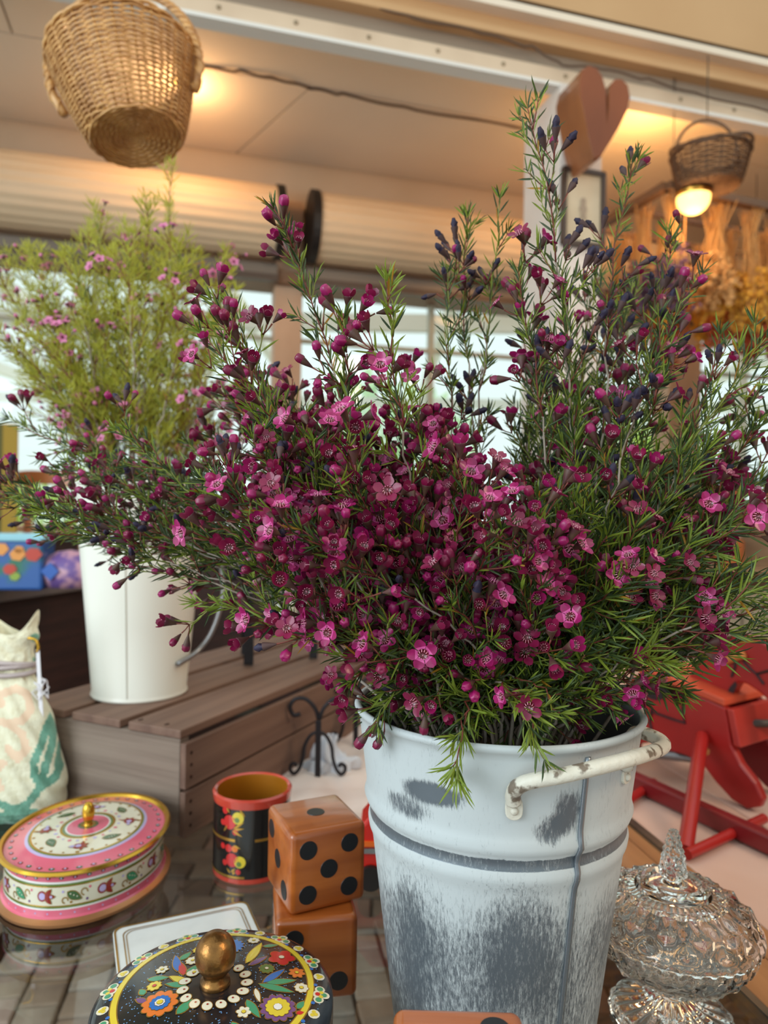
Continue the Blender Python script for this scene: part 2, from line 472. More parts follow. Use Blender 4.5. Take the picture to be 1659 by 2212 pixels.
def woven(name, bot, top, rb, rt, rows, stakes, sr, mat, label, group, ell=1.0, gaps=(), spin=0.0, swoop=0.0, k=4):
    """bot/top: centre points; woven body with stakes, rim, base"""
    ax = (top - bot); Hh = ax.length; B = basis(ax, spin); t = root(name, bot, label, 'basket', group)
    def P(u, v, dr=0.0):
        rr = rb + (rt - rb) * v ** .8 + dr; vv = v + swoop * math.cos(2 * u) * v
        return bot + B @ Vector((math.cos(u) * rr * ell, math.sin(u) * rr, vv * Hh))
    mb = MB(); ns = stakes * 4; r = random.Random(3)
    for i in range(rows):
        v = (i + .5) / rows; ph = i % 2
        wob = [r.uniform(-.0007, .0007) for _ in range(8)]
        for seg in range(2 if gaps else 1):
            pts = []
            skip = False
            for j in range(ns):
                u = 2 * PI * j / ns
                pts.append(P(u, v + wob[j * 8 // ns] / Hh, sr * 1.5 * math.cos(PI * (j / 4 + ph))))
            if seg == 0:
                hole = [g_ for g_ in gaps if g_[0] <= i <= g_[1]]
                if hole:
                    a0, a1 = hole[0][2], hole[0][3]
                    q = [p for j, p in enumerate(pts) if not (a0 < j / ns < a1)]
                    st = int(a1 * ns) + 1
                    q = [pts[(st + jj) % ns] for jj in range(int(ns * (1 - (a1 - a0))))]
                    mb.tube(q, sr, k, cap=False)
                else:
                    mb.tube(pts, sr, k, closed=True)
    mb.build('weave', mat, t, smooth='all', fixn=False)
    mb = MB()
    for j in range(stakes):
        u = 2 * PI * j / stakes; mb.tube([P(u, v / 6) for v in range(7)], sr * 1.1, 5)
    mb.build('stakes', mat, t, smooth='all')
    mb = MB()
    for q in range(3):
        mb.tube([P(2 * PI * j / 60, 1.0 + .012 * q, sr * 2.2 * math.sin(j * .9 + q * 2.1)) for j in range(60)], sr * 1.5, 5, closed=True)
    mb.build('rim', mat, t, smooth='all')
    mb = MB(); nr = max(6, int(rb / (sr * 2.1)))
    for q in range(nr):
        rr = rb * (q + .6) / nr
        pts = [bot + B @ Vector((math.cos(2 * PI * j / 40) * rr * ell, math.sin(2 * PI * j / 40) * rr, -.002 + .006 * (1 - q / nr) + sr * .6 * math.cos(PI * (j / 2 + q)))) for j in range(40)]
        mb.tube(pts, sr * 1.05, k, closed=True)
    mb.build('base', mat, t, smooth='all', fixn=False)
    return t, B, P


bot = W(294, 296, 1.05); top_ = W(266, 134, 1.07)
bk, Bb, Pb = woven('hanging_basket', bot, top_, .066, .105, 40, 24, .0018, wick,
                   'large golden wicker basket with arched handle hanging at the upper left', None, gaps=((17, 18, .80, .84), (22, 23, .82, .86), (27, 28, .79, .82)), k=4)
ax = (top_ - bot).normalized(); cu = Vector((1, 0, 0)); cu = (cu - ax * cu.dot(ax)).normalized()
mb = MB(); pts = []
for i in range(25):
    a_ = PI * i / 24; pts.append(top_ + cu * (-math.cos(a_) * .112) + ax * (math.sin(a_) * .125))
pts = [top_ - cu * .098 - ax * .07, top_ - cu * .112 - ax * .03] + pts + [top_ + cu * .112 - ax * .03, top_ + cu * .098 - ax * .07]
mb.tube(pts, .0062, 8)
for ph in range(2):
    tw = []
    for i in range(160):
        f = i / 159 * (len(pts) - 1); j = min(int(f), len(pts) - 2); p = Vector(pts[j]).lerp(Vector(pts[j + 1]), f - j)
        tw.append(p + (cu * math.cos(i * .8 + ph * PI) + Vector((0, 1, 0)) * math.sin(i * .8 + ph * PI)) * .007)
    mb.tube(tw, .0017, 4)
mb.build('handle', wick, bk, smooth='all')
hp = top_ + ax * .131
mb = MB(); mb.tube([hp + Vector((.012, 0, -.004)), hp + Vector((.006, 0, -.016)), hp + Vector((-.006, 0, -.016)), hp + Vector((-.010, 0, 0)), hp + Vector((0, 0, .02)), Vector((hp.x, hp.y, CZ + 2.1))], .0016, 6)
tag(mb.build('hanging_wire', M('wire', RGB(90, 80, 70), .4, .8), None, smooth='all', origin=hp), 'thin wire holding up the large golden basket, above the frame', 'wire')

bot2 = W(1532, 402, 2.0); top2 = W(1534, 335, 2.0)
b2, B2, P2 = woven('hanging_basket', bot2, top2, .080, .102, 14, 16, .0024, wick2,
                   'small dark brown boat-shaped basket hanging above the glowing lamp at right', None, gaps=((4, 6, .70, .74), (8, 10, .77, .82), (7, 9, .6, .64)), swoop=.0)
mb = MB(); mb.tube([top2 + Vector((-math.cos(PI * i / 20) * .088 - .01, 0, math.sin(PI * i / 20) * .098 - (0.02 if i in (0, 20) else 0))) for i in range(21)], .0042, 7)
mb.tube([P2(2 * PI * j / 40, 1.0 + .16 * math.cos(4 * PI * j / 40) + .1) for j in range(40)], .005, 6, closed=True)
mb.build('handle', wick2, b2, smooth='all')
hk = top2 + Vector((-.01, 0, .100))
mb = MB(); mb.tube([hk, hk + Vector((0, .0, .05)), Vector((hk.x, hk.y, CZ + 1.30))], .0016, 6)
tag(mb.build('hanging_wire', MATS['wire'], None, smooth='all', origin=hk), 'thin wire over the handle of the small dark basket', 'wire')

# wooden heart block on the post
wh = M('heart_wood', RGB(140, 72, 32), .6, var=(RGB(108, 52, 22), 5, (1, 1, .4), .35, .7), coat=.05, bump=(12, .2, (1, 1, 1)))
whs = M('heart_wood_lit_side', RGB(158, 96, 56), .35, var=(RGB(112, 62, 34), 4, (2, 2, .4), .35, .7), coat=.4)  # lighter than the front: light on this side put into the colour
hP = Vector((F_L.x, F_L.y, 0)) + n_w * .125
outl = [(1312, 262), (1311, 225), (1309, 190), (1302, 165), (1290, 147), (1272, 141), (1258, 150), (1252, 175), (1254, 205), (1262, 240), (1270, 285), (1284, 342),
        (1300, 338), (1316, 312), (1338, 275), (1356, 238), (1362, 210), (1357, 184), (1344, 170), (1330, 170), (1320, 180), (1316, 200), (1315, 235)]
hp3 = [onP(x, y, hP, n_w) for x, y in outl]
ht = root('heart_block', sum(hp3, Vector()) / len(hp3), 'brown wooden heart-shaped block with a deep slit, fixed high on the white post', 'heart ornament')
mb = MB(); n_ = len(hp3); back = -n_w * .125
mb.v = [tuple(p) for p in hp3] + [tuple(p + back) for p in hp3]
mb.f = [tuple(range(n_)), tuple(range(n_, 2 * n_))[::-1]]; mb.m = [0, 0]
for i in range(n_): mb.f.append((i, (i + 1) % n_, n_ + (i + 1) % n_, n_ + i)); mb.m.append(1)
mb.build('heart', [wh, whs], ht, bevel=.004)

# framed picture on the post
pf = [onP(x, y, F_L + n_w * .012, n_w) for x, y in ((1222, 366), (1306, 377), (1302, 533), (1208, 522))]
pc = sum(pf, Vector()) / 4; pw = (pf[1] - pf[0]).length; phh = (pf[0] - pf[3]).length
pt = root('picture_frame', pc, 'thin dark framed faded picture hanging on the white post below the heart', 'picture')
fm = M('dark_frame', RGB(62, 44, 36), .45)
for dx, dz, sx, sz in ((0, phh / 2, pw, .007), (0, -phh / 2, pw, .007), (-pw / 2, 0, .007, phh), (pw / 2, 0, .007, phh)):
    piece('frame', pc + d_w * dx + Vector((0, 0, dz)), (sx + .006, .014, sz + .006), fm, pt, AW)
piece('paper', pc - n_w * .003, (pw, .004, phh), M('old_paper', RGB(206, 190, 164), .7, var=(RGB(188, 170, 142), 12, (1, 1, 1), .4, .8)), pt, AW)
mb = MB()
ink = [(0, .03), (.006, .026), (.009, .018), (.006, .01), (.012, -.002), (.008, -.016), (.010, -.034), (.002, -.036), (0, -.018), (-.004, -.036), (-.010, -.034), (-.007, -.014), (-.013, -.004), (-.008, .010), (-.009, .02), (-.005, .027)]
mb.prism([pc + n_w * .0005 + d_w * x + Vector((0, 0, z)) for x, z in ink], n_w * .0005)
mb.build('faded_drawing', M('faded_ink', RGB(160, 142, 124), .8), pt)

# ceiling lamps
bulb_m = M('lit_bulb', RGB(255, 225, 150), .3, emit=((1.0, .62, .16, 1), 2.6))
brass = M('brass', RGB(188, 140, 62), .28, .95, var=(RGB(150, 104, 44), 18, (1, 1, 1), .4, .75))


def lamp(p, label, energy, r=.05, ht=None):
    t = root('ceiling_lamp', p, label, 'lamp', None)
    mb = MB(); mb.lathe([(0.001, -r)] + [(r * math.cos(a_), r * math.sin(a_)) for a_ in [-1.3 + .2 * i for i in range(8)]], p, 24); mb.build('bulb', bulb_m, t, smooth='all')
    mb = MB(); mb.lathe([(r * 1.05, .002), (r * 1.1, .012), (r * .5, .03), (.012, .05), (.012, ht or HC - (p.z - CZ))], p, 24); mb.build('holder', brass, t, smooth=True)
    light('lamp_glow', 'POINT', p - Vector((0, 0, r + .02)) , energy, (1.0, .56, .24), .09)


lamp(W(392, 168, 2.25), 'lit ceiling lamp hidden behind the large golden basket', 6.0, .03)
lamp(W(1498, 428, 2.03), 'glowing yellow lamp below the small dark basket at right', 3.0, .046, .055)
light('lamp_glow', 'POINT', W(1400, 330, 2.35), 7, (1.0, .52, .18), .12)  # point light without a bulb, for the warm glow on the ceiling

# drying rack with hanging dried flowers
rk = M('rack_timber', RGB(122, 92, 68), .6, var=(RGB(98, 70, 50), 8, (.3, 3, 3), .35, .7))
rc = W(1440, 402, 2.06); rr_ = Vector((.94, .34, 0)).normalized(); rl = Vector((-.34, .94, 0)).normalized(); ang = math.atan2(rr_.y, rr_.x)
rt_ = root('drying_rack', rc + rr_ * .45 + rl * .25, 'rectangular wooden drying rack hung under the ceiling at right', 'rack')
for c, sz, a_ in ((rc + rr_ * .45, (.9, .03, .022), ang), (rc + rr_ * .45 + rl * .5, (.9, .03, .022), ang), (rc + rl * .25, (.5, .03, .022), ang + PI / 2), (rc + rr_ * .9 + rl * .25, (.5, .03, .022), ang + PI / 2),
                  (rc + rr_ * .45 + rl * .17, (.9, .015, .015), ang), (rc + rr_ * .45 + rl * .34, (.9, .015, .015), ang)):
    piece('rail', c, sz, rk, rt_, a_)
for q, (u, v) in enumerate(((.05, .03), (.85, .03), (.05, .47), (.85, .47))):
    mb = MB(); p = rc + rr_ * u + rl * v; mb.tube([p, Vector((p.x, p.y, CZ + HC))], .0015, 5); mb.build('cord', MATS['wire'], rt_)
dry_c = {'purple': M('dried_purple', RGB(112, 82, 108), .9, trans=.2), 'gold': M('dried_gold', RGB(222, 172, 70), .9, trans=.25), 'rust': M('dried_rust', RGB(196, 106, 76), .9, trans=.25),
         'tan': M('dried_tan', RGB(206, 166, 112), .9, trans=.3)}
strawm = M('straw_stem', RGB(206, 160, 100), .8, trans=.2)
bunches = [(.02, 0, 'purple'), (.09, 1, 'purple'), (.0, .3, 'purple'), (.15, .5, 'gold'), (.19, 0, 'tan'), (.25, .2, 'gold'), (.32, 0, 'gold'), (.38, .4, 'rust'), (.44, 0, 'gold'), (.50, .3, 'rust'), (.57, 0, 'gold'),
           (.62, .5, 'rust'), (.68, .1, 'gold'), (.76, .3, 'tan'), (.30, 1, 'rust'), (.48, .9, 'gold'), (.66, .9, 'rust'), (.12, .8, 'tan'), (.40, .8, 'gold'), (.22, .7, 'rust')]
dcount = {}
dl = {'purple': 'dull purple dried flower bunches hanging from the rack', 'gold': 'golden yellow dried flower bunches hanging from the rack',
      'rust': 'rusty red dried flower bunches hanging from the rack', 'tan': 'straw coloured dried bunches hanging from the rack'}
for q, (u, v, c) in enumerate(sorted(bunches, key=lambda b: (rc + rr_ * b[0] + rl * b[1] * .34).x / (rc + rr_ * b[0] + rl * b[1] * .34).y)):
    r = random.Random(50 + q); p0 = rc + rr_ * (u + .02) + rl * (v * .34 + .02) - Vector((0, 0, .012)); ln = {'purple': .30, 'gold': .33, 'rust': .37, 'tan': .30}[c] * r.uniform(.9, 1.08)
    nth = dcount.get(c, 0); dcount[c] = nth + 1
    t = root('dried_bunch', p0, '%s from the left of the %s' % (ORD[nth].lower(), dl[c]), 'dried flowers', c + ' dried bunches on the rack')
    sm = MB(); hm = MB()
    for k in range(34):
        e = p0 + Vector((r.gauss(0, .028), r.gauss(0, .028), -ln * r.uniform(.75, 1.05))); m_ = p0.lerp(e, .5) + Vector((r.gauss(0, .004), r.gauss(0, .004), 0))
        sm.tube([p0 + Vector((r.gauss(0, .018), r.gauss(0, .018), 0)), m_, e], .0015, 4)
        for z in range(13):
            pp = m_.lerp(e, r.uniform(.35, 1.08)) + Vector((r.gauss(0, .010), r.gauss(0, .010), 0)); B = basis((r.gauss(0, 1), r.gauss(0, 1), r.gauss(0, 1))); s = r.uniform(.006, .012)
            hm.add([pp + B @ Vector((s * math.cos(w_ * PI / 2.5), s * math.sin(w_ * PI / 2.5), 0)) for w_ in range(5)] + [pp + B @ Vector((0, 0, s * .7))], [(0, 1, 5), (1, 2, 5), (2, 3, 5), (3, 4, 5), (4, 0, 5)])
    sm.build('stems', strawm, t)['kind'] = 'stuff'; hm.build('flower_heads', dry_c[c], t, fixn=False)['kind'] = 'stuff'

# ------------------------------------------------------------------ furniture and clutter in the back
# dark counter at the left
c0 = Vector((-.90, 1.50, 0)); cd = Vector((.26, .9656, 0)).normalized(); cn = Vector((cd.y, -cd.x, 0)); ca = math.atan2(cd.y, cd.x); chh = CZ - .182
ct = root('counter', c0 + cd * .45 - cn * .25, 'dark brown wooden counter with a grey top edge behind the white bucket', 'counter')
piece('body', c0 + cd * .30 - cn * .27 + Vector((0, 0, (chh - .03) / 2)), (.72, .5, chh - .03), darkwood, ct, ca)
piece('top', c0 + cd * .30 - cn * .26 + Vector((0, 0, chh - .018)), (.75, .54, .036), M('grey_counter_top', RGB(122, 112, 112), .25, coat=.5), ct, ca, .004)


def on_counter(px, py, drop=.182): return atH(px, py, drop)


gbl = M('blue_print', RGB(24, 84, 160), .3, coat=.6, var=(RGB(30, 110, 80), 9, (1, 1, 1), .55, .65)); orp = M('orange_print', RGB(226, 150, 70), .4); rdp = M('red_print', RGB(190, 64, 48), .4); wht = M('white_enamel', RGB(235, 232, 226), .3, coat=.3)
b0 = W(42, 1200, 1.58); b0.z = chh
bx = root('gift_box', b0, 'blue box printed with orange and green figures on the dark counter', 'box')
piece('body', b0 + Vector((0, 0, .055)), (.125, .09, .11), gbl, bx, .15, .006)
piece('lid', b0 + Vector((0, 0, .115)), (.135, .10, .018), M('pale_lid_highlight', RGB(150, 205, 222), .2, coat=.7), bx, .15, .004)  # pale colour stands in for the highlight on the box top
mb = MB(); r = random.Random(5)
for q in range(7):
    cc = b0 + Rz(.15) @ Vector((r.uniform(-.05, .05), -.0465, r.uniform(.03, .095))); s = r.uniform(.008, .016); mb.prism([cc + Rz(.15) @ Vector((s * math.cos(i) * 1.2, 0, s * math.sin(i))) for i in (0, 1, 2, 3, 4, 5)], (0, -.001, 0), q % 3)
mb.build('printed_figures', [orp, rdp, MATS['sunlit_leaf']], bx)
b1 = W(152, 1215, 1.60); b1.z = chh
pv = M('violet_print', RGB(112, 84, 150), .45, var=(RGB(196, 150, 170), 40, (1, 1, 1), .45, .6))
bg_ = root('gift_bag', b1, 'purple floral pouch with a blue diamond lying on the dark counter', 'pouch')
mb = MB(); mb.lathe([(.001, 0), (.06, .004), (.075, .03), (.066, .06), (.03, .082), (.001, .086)], b1, 24, sy=.7); mb.build('pouch_body', pv, bg_, smooth='all')
mb = MB(); q0 = b1 + Vector((-.02, -.053, .042)); mb.prism([q0 + Vector((0, 0, .02)), q0 + Vector((.02, 0, 0)), q0 + Vector((0, 0, -.02)), q0 + Vector((-.02, 0, 0))], (0, -.003, 0)); mb.build('blue_diamond', M('blue_cloth', RGB(44, 92, 176), .5), bg_)
q1 = W(82, 1170, 1.75)
mb = MB(); q1.z = chh; mb.lathe([(.001, 0), (.03, .004), (.036, .04), (.02, .075), (.001, .08)], q1, 16)
tag(mb.build('green_pot', M('lime_glaze', RGB(160, 200, 80), .3), None, smooth='all', origin=q1), 'lime green rounded pot behind the blue box', 'pot')
# wooden chair back and textile beyond the counter, left
ch = root('wooden_rail', W(40, 1040, 2.35), 'curved orange-brown wooden chair rail in front of the left window', 'chair')
chm = M('orange_wood', RGB(186, 116, 70), .4, coat=.4)
pts = [W(x, y, 2.35) for x, y in ((-60, 1050), (0, 1036), (60, 1030), (120, 1032), (180, 1042), (230, 1056))]
mb = MB()
for i in range(len(pts) - 1): mb.prism([pts[i] + Vector((0, 0, .022)), pts[i + 1] + Vector((0, 0, .022)), pts[i + 1] - Vector((0, 0, .022)), pts[i] - Vector((0, 0, .022))], (0, .02, 0))
mb.build('top_rail', chm, ch, bevel=.004)
for i in range(3):
    mb = MB(); a0 = pts[i * 2]; mb.tube([a0, Vector((a0.x, a0.y + .01, .45))], .013, 8); mb.build('spindle', chm, ch, smooth=True)
for i in (1, 4):
    mb = MB(); a0 = pts[i]; mb.tube([Vector((a0.x, a0.y + .4, .45)), Vector((a0.x, a0.y + .42, .0))], .016, 8); mb.build('leg', chm, ch, smooth=True)
    mb = MB(); mb.tube([Vector((a0.x, a0.y, .45)), Vector((a0.x, a0.y - .02, .0))], .016, 8); mb.build('leg', chm, ch, smooth=True)
piece('seat', ((pts[1] + pts[4]) / 2 * 1).xy.to_3d() + Vector((0, .2, .45)), (.42, .45, .025), chm, ch, 0, .005)
tx0 = W(12, 985, 2.2)
mb = MB(); cols = []
for i in range(7):
    xx = tx0.x - .25 + i * .04; mb.prism([(xx, 2.2 + .01 * (i % 2), tx0.z + .10), (xx + .041, 2.21 - .01 * (i % 2), tx0.z + .10), (xx + .041, 2.21 - .01 * (i % 2), tx0.z - .32), (xx, 2.2 + .01 * (i % 2), tx0.z - .32)], (0, .006, 0), i % 3)
tag(mb.build('striped_textile', [M('mustard_cloth', RGB(168, 138, 58), .9), M('brick_cloth', RGB(140, 54, 46), .9), M('olive_cloth', RGB(96, 90, 48), .9)], None, origin=(tx0.x, 2.2, tx0.z)), 'striped mustard and red cloth hanging at the far left edge', 'cloth')

# shelf unit at the right rear
sh = root('shelf_unit', (1.42, 2.62, 0), 'pale wooden shelf unit with goods under the right windows', 'shelf')
shw = M('pale_shelf_wood', RGB(196, 160, 126), .6, var=(RGB(170, 132, 100), 5, (1, 1, 6), .35, .7))
sA = .27; Rsh = Rz(sA); sc0 = Vector((1.50, 2.86, 0))
for z in (.35, .72, 1.0, 1.24): piece('shelf_board', sc0 + Vector((0, 0, z)), (1.5, .34, .022), shw, sh, sA)
for x in (-.75, 0, .75): piece('upright', sc0 + Rsh @ Vector((x, 0, 0)) + Vector((0, 0, .63)), (.025, .34, 1.26), shw, sh, sA)
r = random.Random(9)
pal = [(RGB(232, 196, 150), 'cream'), (RGB(206, 120, 72), 'orange'), (RGB(240, 236, 228), 'white'), (RGB(150, 166, 160), 'grey green'), (RGB(226, 170, 190), 'pink'), (RGB(186, 150, 96), 'tan')]
for z in (.735, 1.015):
    for i in range(9):
        if abs(-.68 + i * .165) < .06: continue
        col, nm = pal[r.randrange(6)]; x = -.68 + i * .165; h_ = r.uniform(.07, .17); p = sc0 + Rsh @ Vector((x, -.06, 0)) + Vector((0, 0, z - .003))
        m_ = M('goods_' + nm.replace(' ', '_'), col, .4); t = root('storage_jar', p, '%s lidded jar, %s from left, %s board of the shelf unit' % (nm, ORD[i].lower(), 'upper' if z > 1 else 'lower'), 'jar', 'lidded jars on the shelf unit')
        mb = MB(); mb.lathe([(.001, 0), (.05, 0), (.056, .01), (.056, h_ * .8), (.04, h_ * .9), (.001, h_ * .9)], p, 20); mb.build('jar_body', m_, t, smooth=True)
        mb = MB(); mb.lathe([(.042, h_ * .9), (.044, h_), (.012, h_ + .006), (.012, h_ + .018), (.001, h_ + .02)], p, 20); mb.build('lid', wht, t, smooth=True)
gf = M('dark_foliage', RGB(62, 84, 48), .7, trans=.2)
for i in range(6):
    p = sc0 + Rsh @ Vector((-.68 + i * .265, 0, 0)) + Vector((0, 0, 1.252)); t = root('potted_plant', p, ORD[i] + ' low dark green potted plant from the left on the shelf unit', 'plant', 'green plants on the shelf top')
    mb = MB(); mb.lathe([(.001, 0), (.05, 0), (.065, .07), (.06, .07), (.055, .055), (.001, .055)], p, 20); mb.build('pot', M('terracotta', RGB(186, 110, 76), .7), t, smooth=True)
    mb = MB()
    for k in range(220):
        v = Vector((max(-.1, min(.1, r.gauss(0, .06))), r.gauss(0, .045), .08 + abs(r.gauss(0, .035)))); B = basis((r.gauss(0, 1), r.gauss(0, 1), r.gauss(0, 1))); s = r.uniform(.012, .022)
        mb.add([p + v + B @ Vector((0, -s, 0)), p + v + B @ Vector((s * .5, 0, .004)), p + v + B @ Vector((0, s, 0)), p + v + B @ Vector((-s * .5, 0, .004))], [(0, 1, 2, 3)])
    mb.build('leaves', gf, t, fixn=False)['kind'] = 'stuff'
# grey beige crate behind the horse
pcx = W(1640, 1335, 2.12)
gc = root('boarded_cupboard', (pcx.x, pcx.y, 0), 'grey-beige boarded cupboard behind the red rocking horse', 'cupboard')
gcm = M('grey_beige_paint', RGB(168, 154, 132), .7, var=(RGB(146, 132, 110), 4, (6, 6, .6), .35, .7))
for i in range(6): piece('board', (pcx.x - .10 + i * .09, pcx.y, .47), (.085, .02, .94), gcm, gc, 0, .002, meshkey='gcb')
piece('side', (pcx.x - .155, pcx.y + .12, .47), (.02, .24, .94), M('dark_green_edge', RGB(52, 56, 44), .6), gc, 0)
piece('top', (pcx.x + .12, pcx.y + .12, .951), (.6, .28, .02), gcm, gc, 0)

# ------------------------------------------------------------------ tables
gtop = thin_glass('table_glass', (0.93, 0.94, 0.93, 1), 1.75)
dm = M('dark_metal_edge', RGB(84, 80, 74), .35, .7, var=(RGB(120, 112, 100), 20, (1, 1, 1), .4, .7))
e0 = atH(1600, 2140, .38); ed = Vector((-.185, .9827, 0)).normalized(); en = Vector((ed.y, -ed.x, 0)); ea = math.atan2(ed.y, ed.x)
tw, tl = .95, 1.30; tc_ = e0 - en * (tw / 2) + ed * (tl / 2 - .42)
tb_ = root('display_table', (tc_.x, tc_.y, 0), 'glass topped display table with a thin metal edge under the bucket and tins', 'table')
piece('glass_top', (tc_.x, tc_.y, TOP - .004), (tl, tw, .008), gtop, tb_, ea)
for s_, ss in ((1, 0), (-1, 0)):
    piece('metal_edge', tc_ + en * s_ * (tw / 2 + .003) - Vector((0, 0, tc_.z)) + Vector((0, 0, TOP - .007)), (tl, .007, .016), dm, tb_, ea)
    piece('metal_edge', tc_ + ed * s_ * (tl / 2 + .003) - Vector((0, 0, tc_.z)) + Vector((0, 0, TOP - .007)), (.007, tw, .016), dm, tb_, ea)
for sx in (-1, 1):
    for sy in (-1, 1):
        p = tc_ + ed * sx * (tl / 2 - .03) + en * sy * (tw / 2 - .03); piece('leg', (p.x, p.y, (TOP - .015) / 2), (.035, .035, TOP - .015), dm, tb_, ea)

# shelf of stone setts added under the glass, a lighter stand-in for the floor
lsz = TOP - .42; piece('added_shelf', (tc_.x, tc_.y, lsz - .03), (tl - .02, tw - .02, .02), M('added_shelf_mortar', RGB(138, 122, 108), .9), tb_, ea)
sett = [M('sett_%s' % n_, c_, .75, var=(c2_, 22, (1, 1, 1), .3, .75), bump=(60, .3, (1, 1, 1))) for n_, c_, c2_ in (('grey', RGB(176, 162, 148), RGB(138, 124, 110)), ('rose', RGB(184, 162, 152), RGB(150, 128, 118)), ('brown', RGB(160, 140, 122), RGB(126, 106, 92)))]
for i in range(20):
    for j in range(14):
        u_ = -tl / 2 + .035 + i * .0645 + (.032 if j % 2 else 0); v_ = -tw / 2 + .035 + j * .067
        if u_ > tl / 2 - .03: continue
        p = tc_ + ed * u_ + en * v_; qq = RND.choice((0, 0, 1, 2, 2)); piece('stone_sett', (p.x, p.y, lsz - .010 + RND.uniform(-.002, .002)), (.060, .062, .02), sett[qq], tb_, ea + RND.uniform(-.04, .04), .004, meshkey='sett%d' % qq)

# neighbouring table: plank border and pale pink top
wb = M('honey_plank', RGB(176, 122, 78), .45, var=(RGB(140, 90, 52), 9, (.25, 4, 4), .3, .75), coat=.25, bump=(30, .1, (.3, 4, 1)))
pk = M('pale_pink_paint', RGB(214, 180, 166), .6, var=(RGB(196, 152, 132), 4, (1, 1, 1), .35, .75))
t2 = root('plank_table', (.9, .9, 0), 'plank table with honey wood border and pale pink top under the rocking horse', 'table')
for i in range(2):
    p = e0 + en * (.030 + .045 * i) + ed * .26; piece('plank', (p.x, p.y, TOP - .012 - .001 * i), (1.9, .0435, .022), wb, t2, ea, .0015)
for i in range(7):
    p = e0 + en * (.0775 + .006 + .075 + .152 * i) + ed * .26; piece('plank', (p.x, p.y, TOP - .012), (1.9, .1505, .022), pk, t2, ea, .0015, meshkey='pkp')
p = e0 + en * .0775 + ed * .71; piece('metal_strip', (p.x, p.y, TOP - .004), (.98, .010, .012), dm, t2, ea)
for u in (-.5, 1.15):
    for v in (.05, 1.1):
        p = e0 + en * v + ed * u; piece('leg', (p.x, p.y, (TOP - .023) / 2), (.06, .06, TOP - .023), wb, t2, ea)
# back table with a white cloth, seen between the crate and the grey bucket

# ------------------------------------------------------------------ decals: thin enamel shapes laid on a surface
class Decal:
    def __init__(s, fn): s.fn = fn; s.mb = MB()

    def poly(s, pts, mi, h):
        n = len(pts); cx = sum(p[0] for p in pts) / n; cy = sum(p[1] for p in pts) / n
        inner = [(cx + (x - cx) * .55, cy + (y - cy) * .55) for x, y in pts]
        vs = [s.fn(cx, cy, h)] + [s.fn(x, y, h) for x, y in inner] + [s.fn(x, y, h) for x, y in pts]
        fs = [(0, 1 + i, 1 + (i + 1) % n) for i in range(n)] + [(1 + i, 1 + n + i, 1 + n + (i + 1) % n, 1 + (i + 1) % n) for i in range(n)]
        s.mb.add(vs, fs, mi)

    def circ(s, x, y, r, mi, h, n=16, e=1.0, a=0.0):
        s.poly([(x + r * math.cos(2 * PI * i / n) * math.cos(a) - r * e * math.sin(2 * PI * i / n) * math.sin(a), y + r * math.cos(2 * PI * i / n) * math.sin(a) + r * e * math.sin(2 * PI * i / n) * math.cos(a)) for i in range(n)], mi, h)

    def leaf(s, x0, y0, x1, y1, w, mi, h, out=None, ow=.0006):
        L_ = math.hypot(x1 - x0, y1 - y0); dx, dy = (x1 - x0) / L_, (y1 - y0) / L_
        def pts(g):
            r = []
            for i in range(9): t = i / 8; ww = math.sin(PI * t ** .8) * w * .5 + g; tt = -g + t * (L_ + 2 * g); r.append((x0 + dx * tt - dy * ww, y0 + dy * tt + dx * ww))
            for i in range(7, 0, -1): t = i / 8; ww = math.sin(PI * t ** .8) * w * .5 + g; tt = -g + t * (L_ + 2 * g); r.append((x0 + dx * tt + dy * ww, y0 + dy * tt - dx * ww))
            return r
        if out is not None: s.poly(pts(ow), out, h)
        s.poly(pts(0), mi, h + .00012)

    def flower(s, x, y, r, n, mi, h, out=None, depth=.28, a=0.0, ow=.0006):
        def pts(g):
            m = n * 6; return [(x + (r + g) * (1 - depth * (1 - abs(math.cos(n * t / 2)))) * math.cos(t + a), y + (r + g) * (1 - depth * (1 - abs(math.cos(n * t / 2)))) * math.sin(t + a)) for t in [2 * PI * i / m for i in range(m)]]
        if out is not None: s.poly(pts(ow), out, h)
        s.poly(pts(0), mi, h + .00012)


enc = {k: M('enamel_' + k, c, .22, coat=.6) for k, c in dict(black=RGB(22, 26, 36), yellow=RGB(226, 200, 60), cream=RGB(232, 224, 200), blue=RGB(44, 110, 190), red=RGB(204, 44, 44), orange=RGB(226, 120, 52),
       green=RGB(66, 150, 110), olive=RGB(104, 126, 60), purple=RGB(120, 78, 130), pink=RGB(226, 104, 128), lavender=RGB(196, 180, 226), white=RGB(240, 236, 232), maroon=RGB(150, 42, 34), dkgreen=RGB(70, 104, 62), skyblue=RGB(110, 160, 210)).items()}
gold = M('enamel_gold', RGB(200, 156, 74), .3, .8)
EK = list(enc); EM = [enc[k] for k in EK] + [gold]; EI = {k: i for i, k in enumerate(EK)}; EI['gold'] = len(EK)
tiny = M('antique_brass', RGB(150, 106, 58), .32, .9, var=(RGB(96, 66, 40), 90, (1, 1, 1), .4, .7), bump=(160, .3, (1, 1, 1)))

# ---- black floral tin with brass knob
RT = .0735; hT = .080
tcn = Vector((-.1005, .441, TOP)); tt = root('floral_tin', tcn, 'round black tin painted with bright flowers, brass ball knob on its lid', 'tin')
bt = M('black_tin_paint', RGB(20, 23, 30), .25, coat=.7)
mb = MB(); mb.lathe([(.001, 0), (RT - .006, 0), (RT - .003, .003), (RT - .003, hT - .018)], tcn, 72); mb.build('body', bt, tt, smooth=True)


def domez(r): return hT + .0055 - .0075 * (r / RT) ** 2 * 1.0


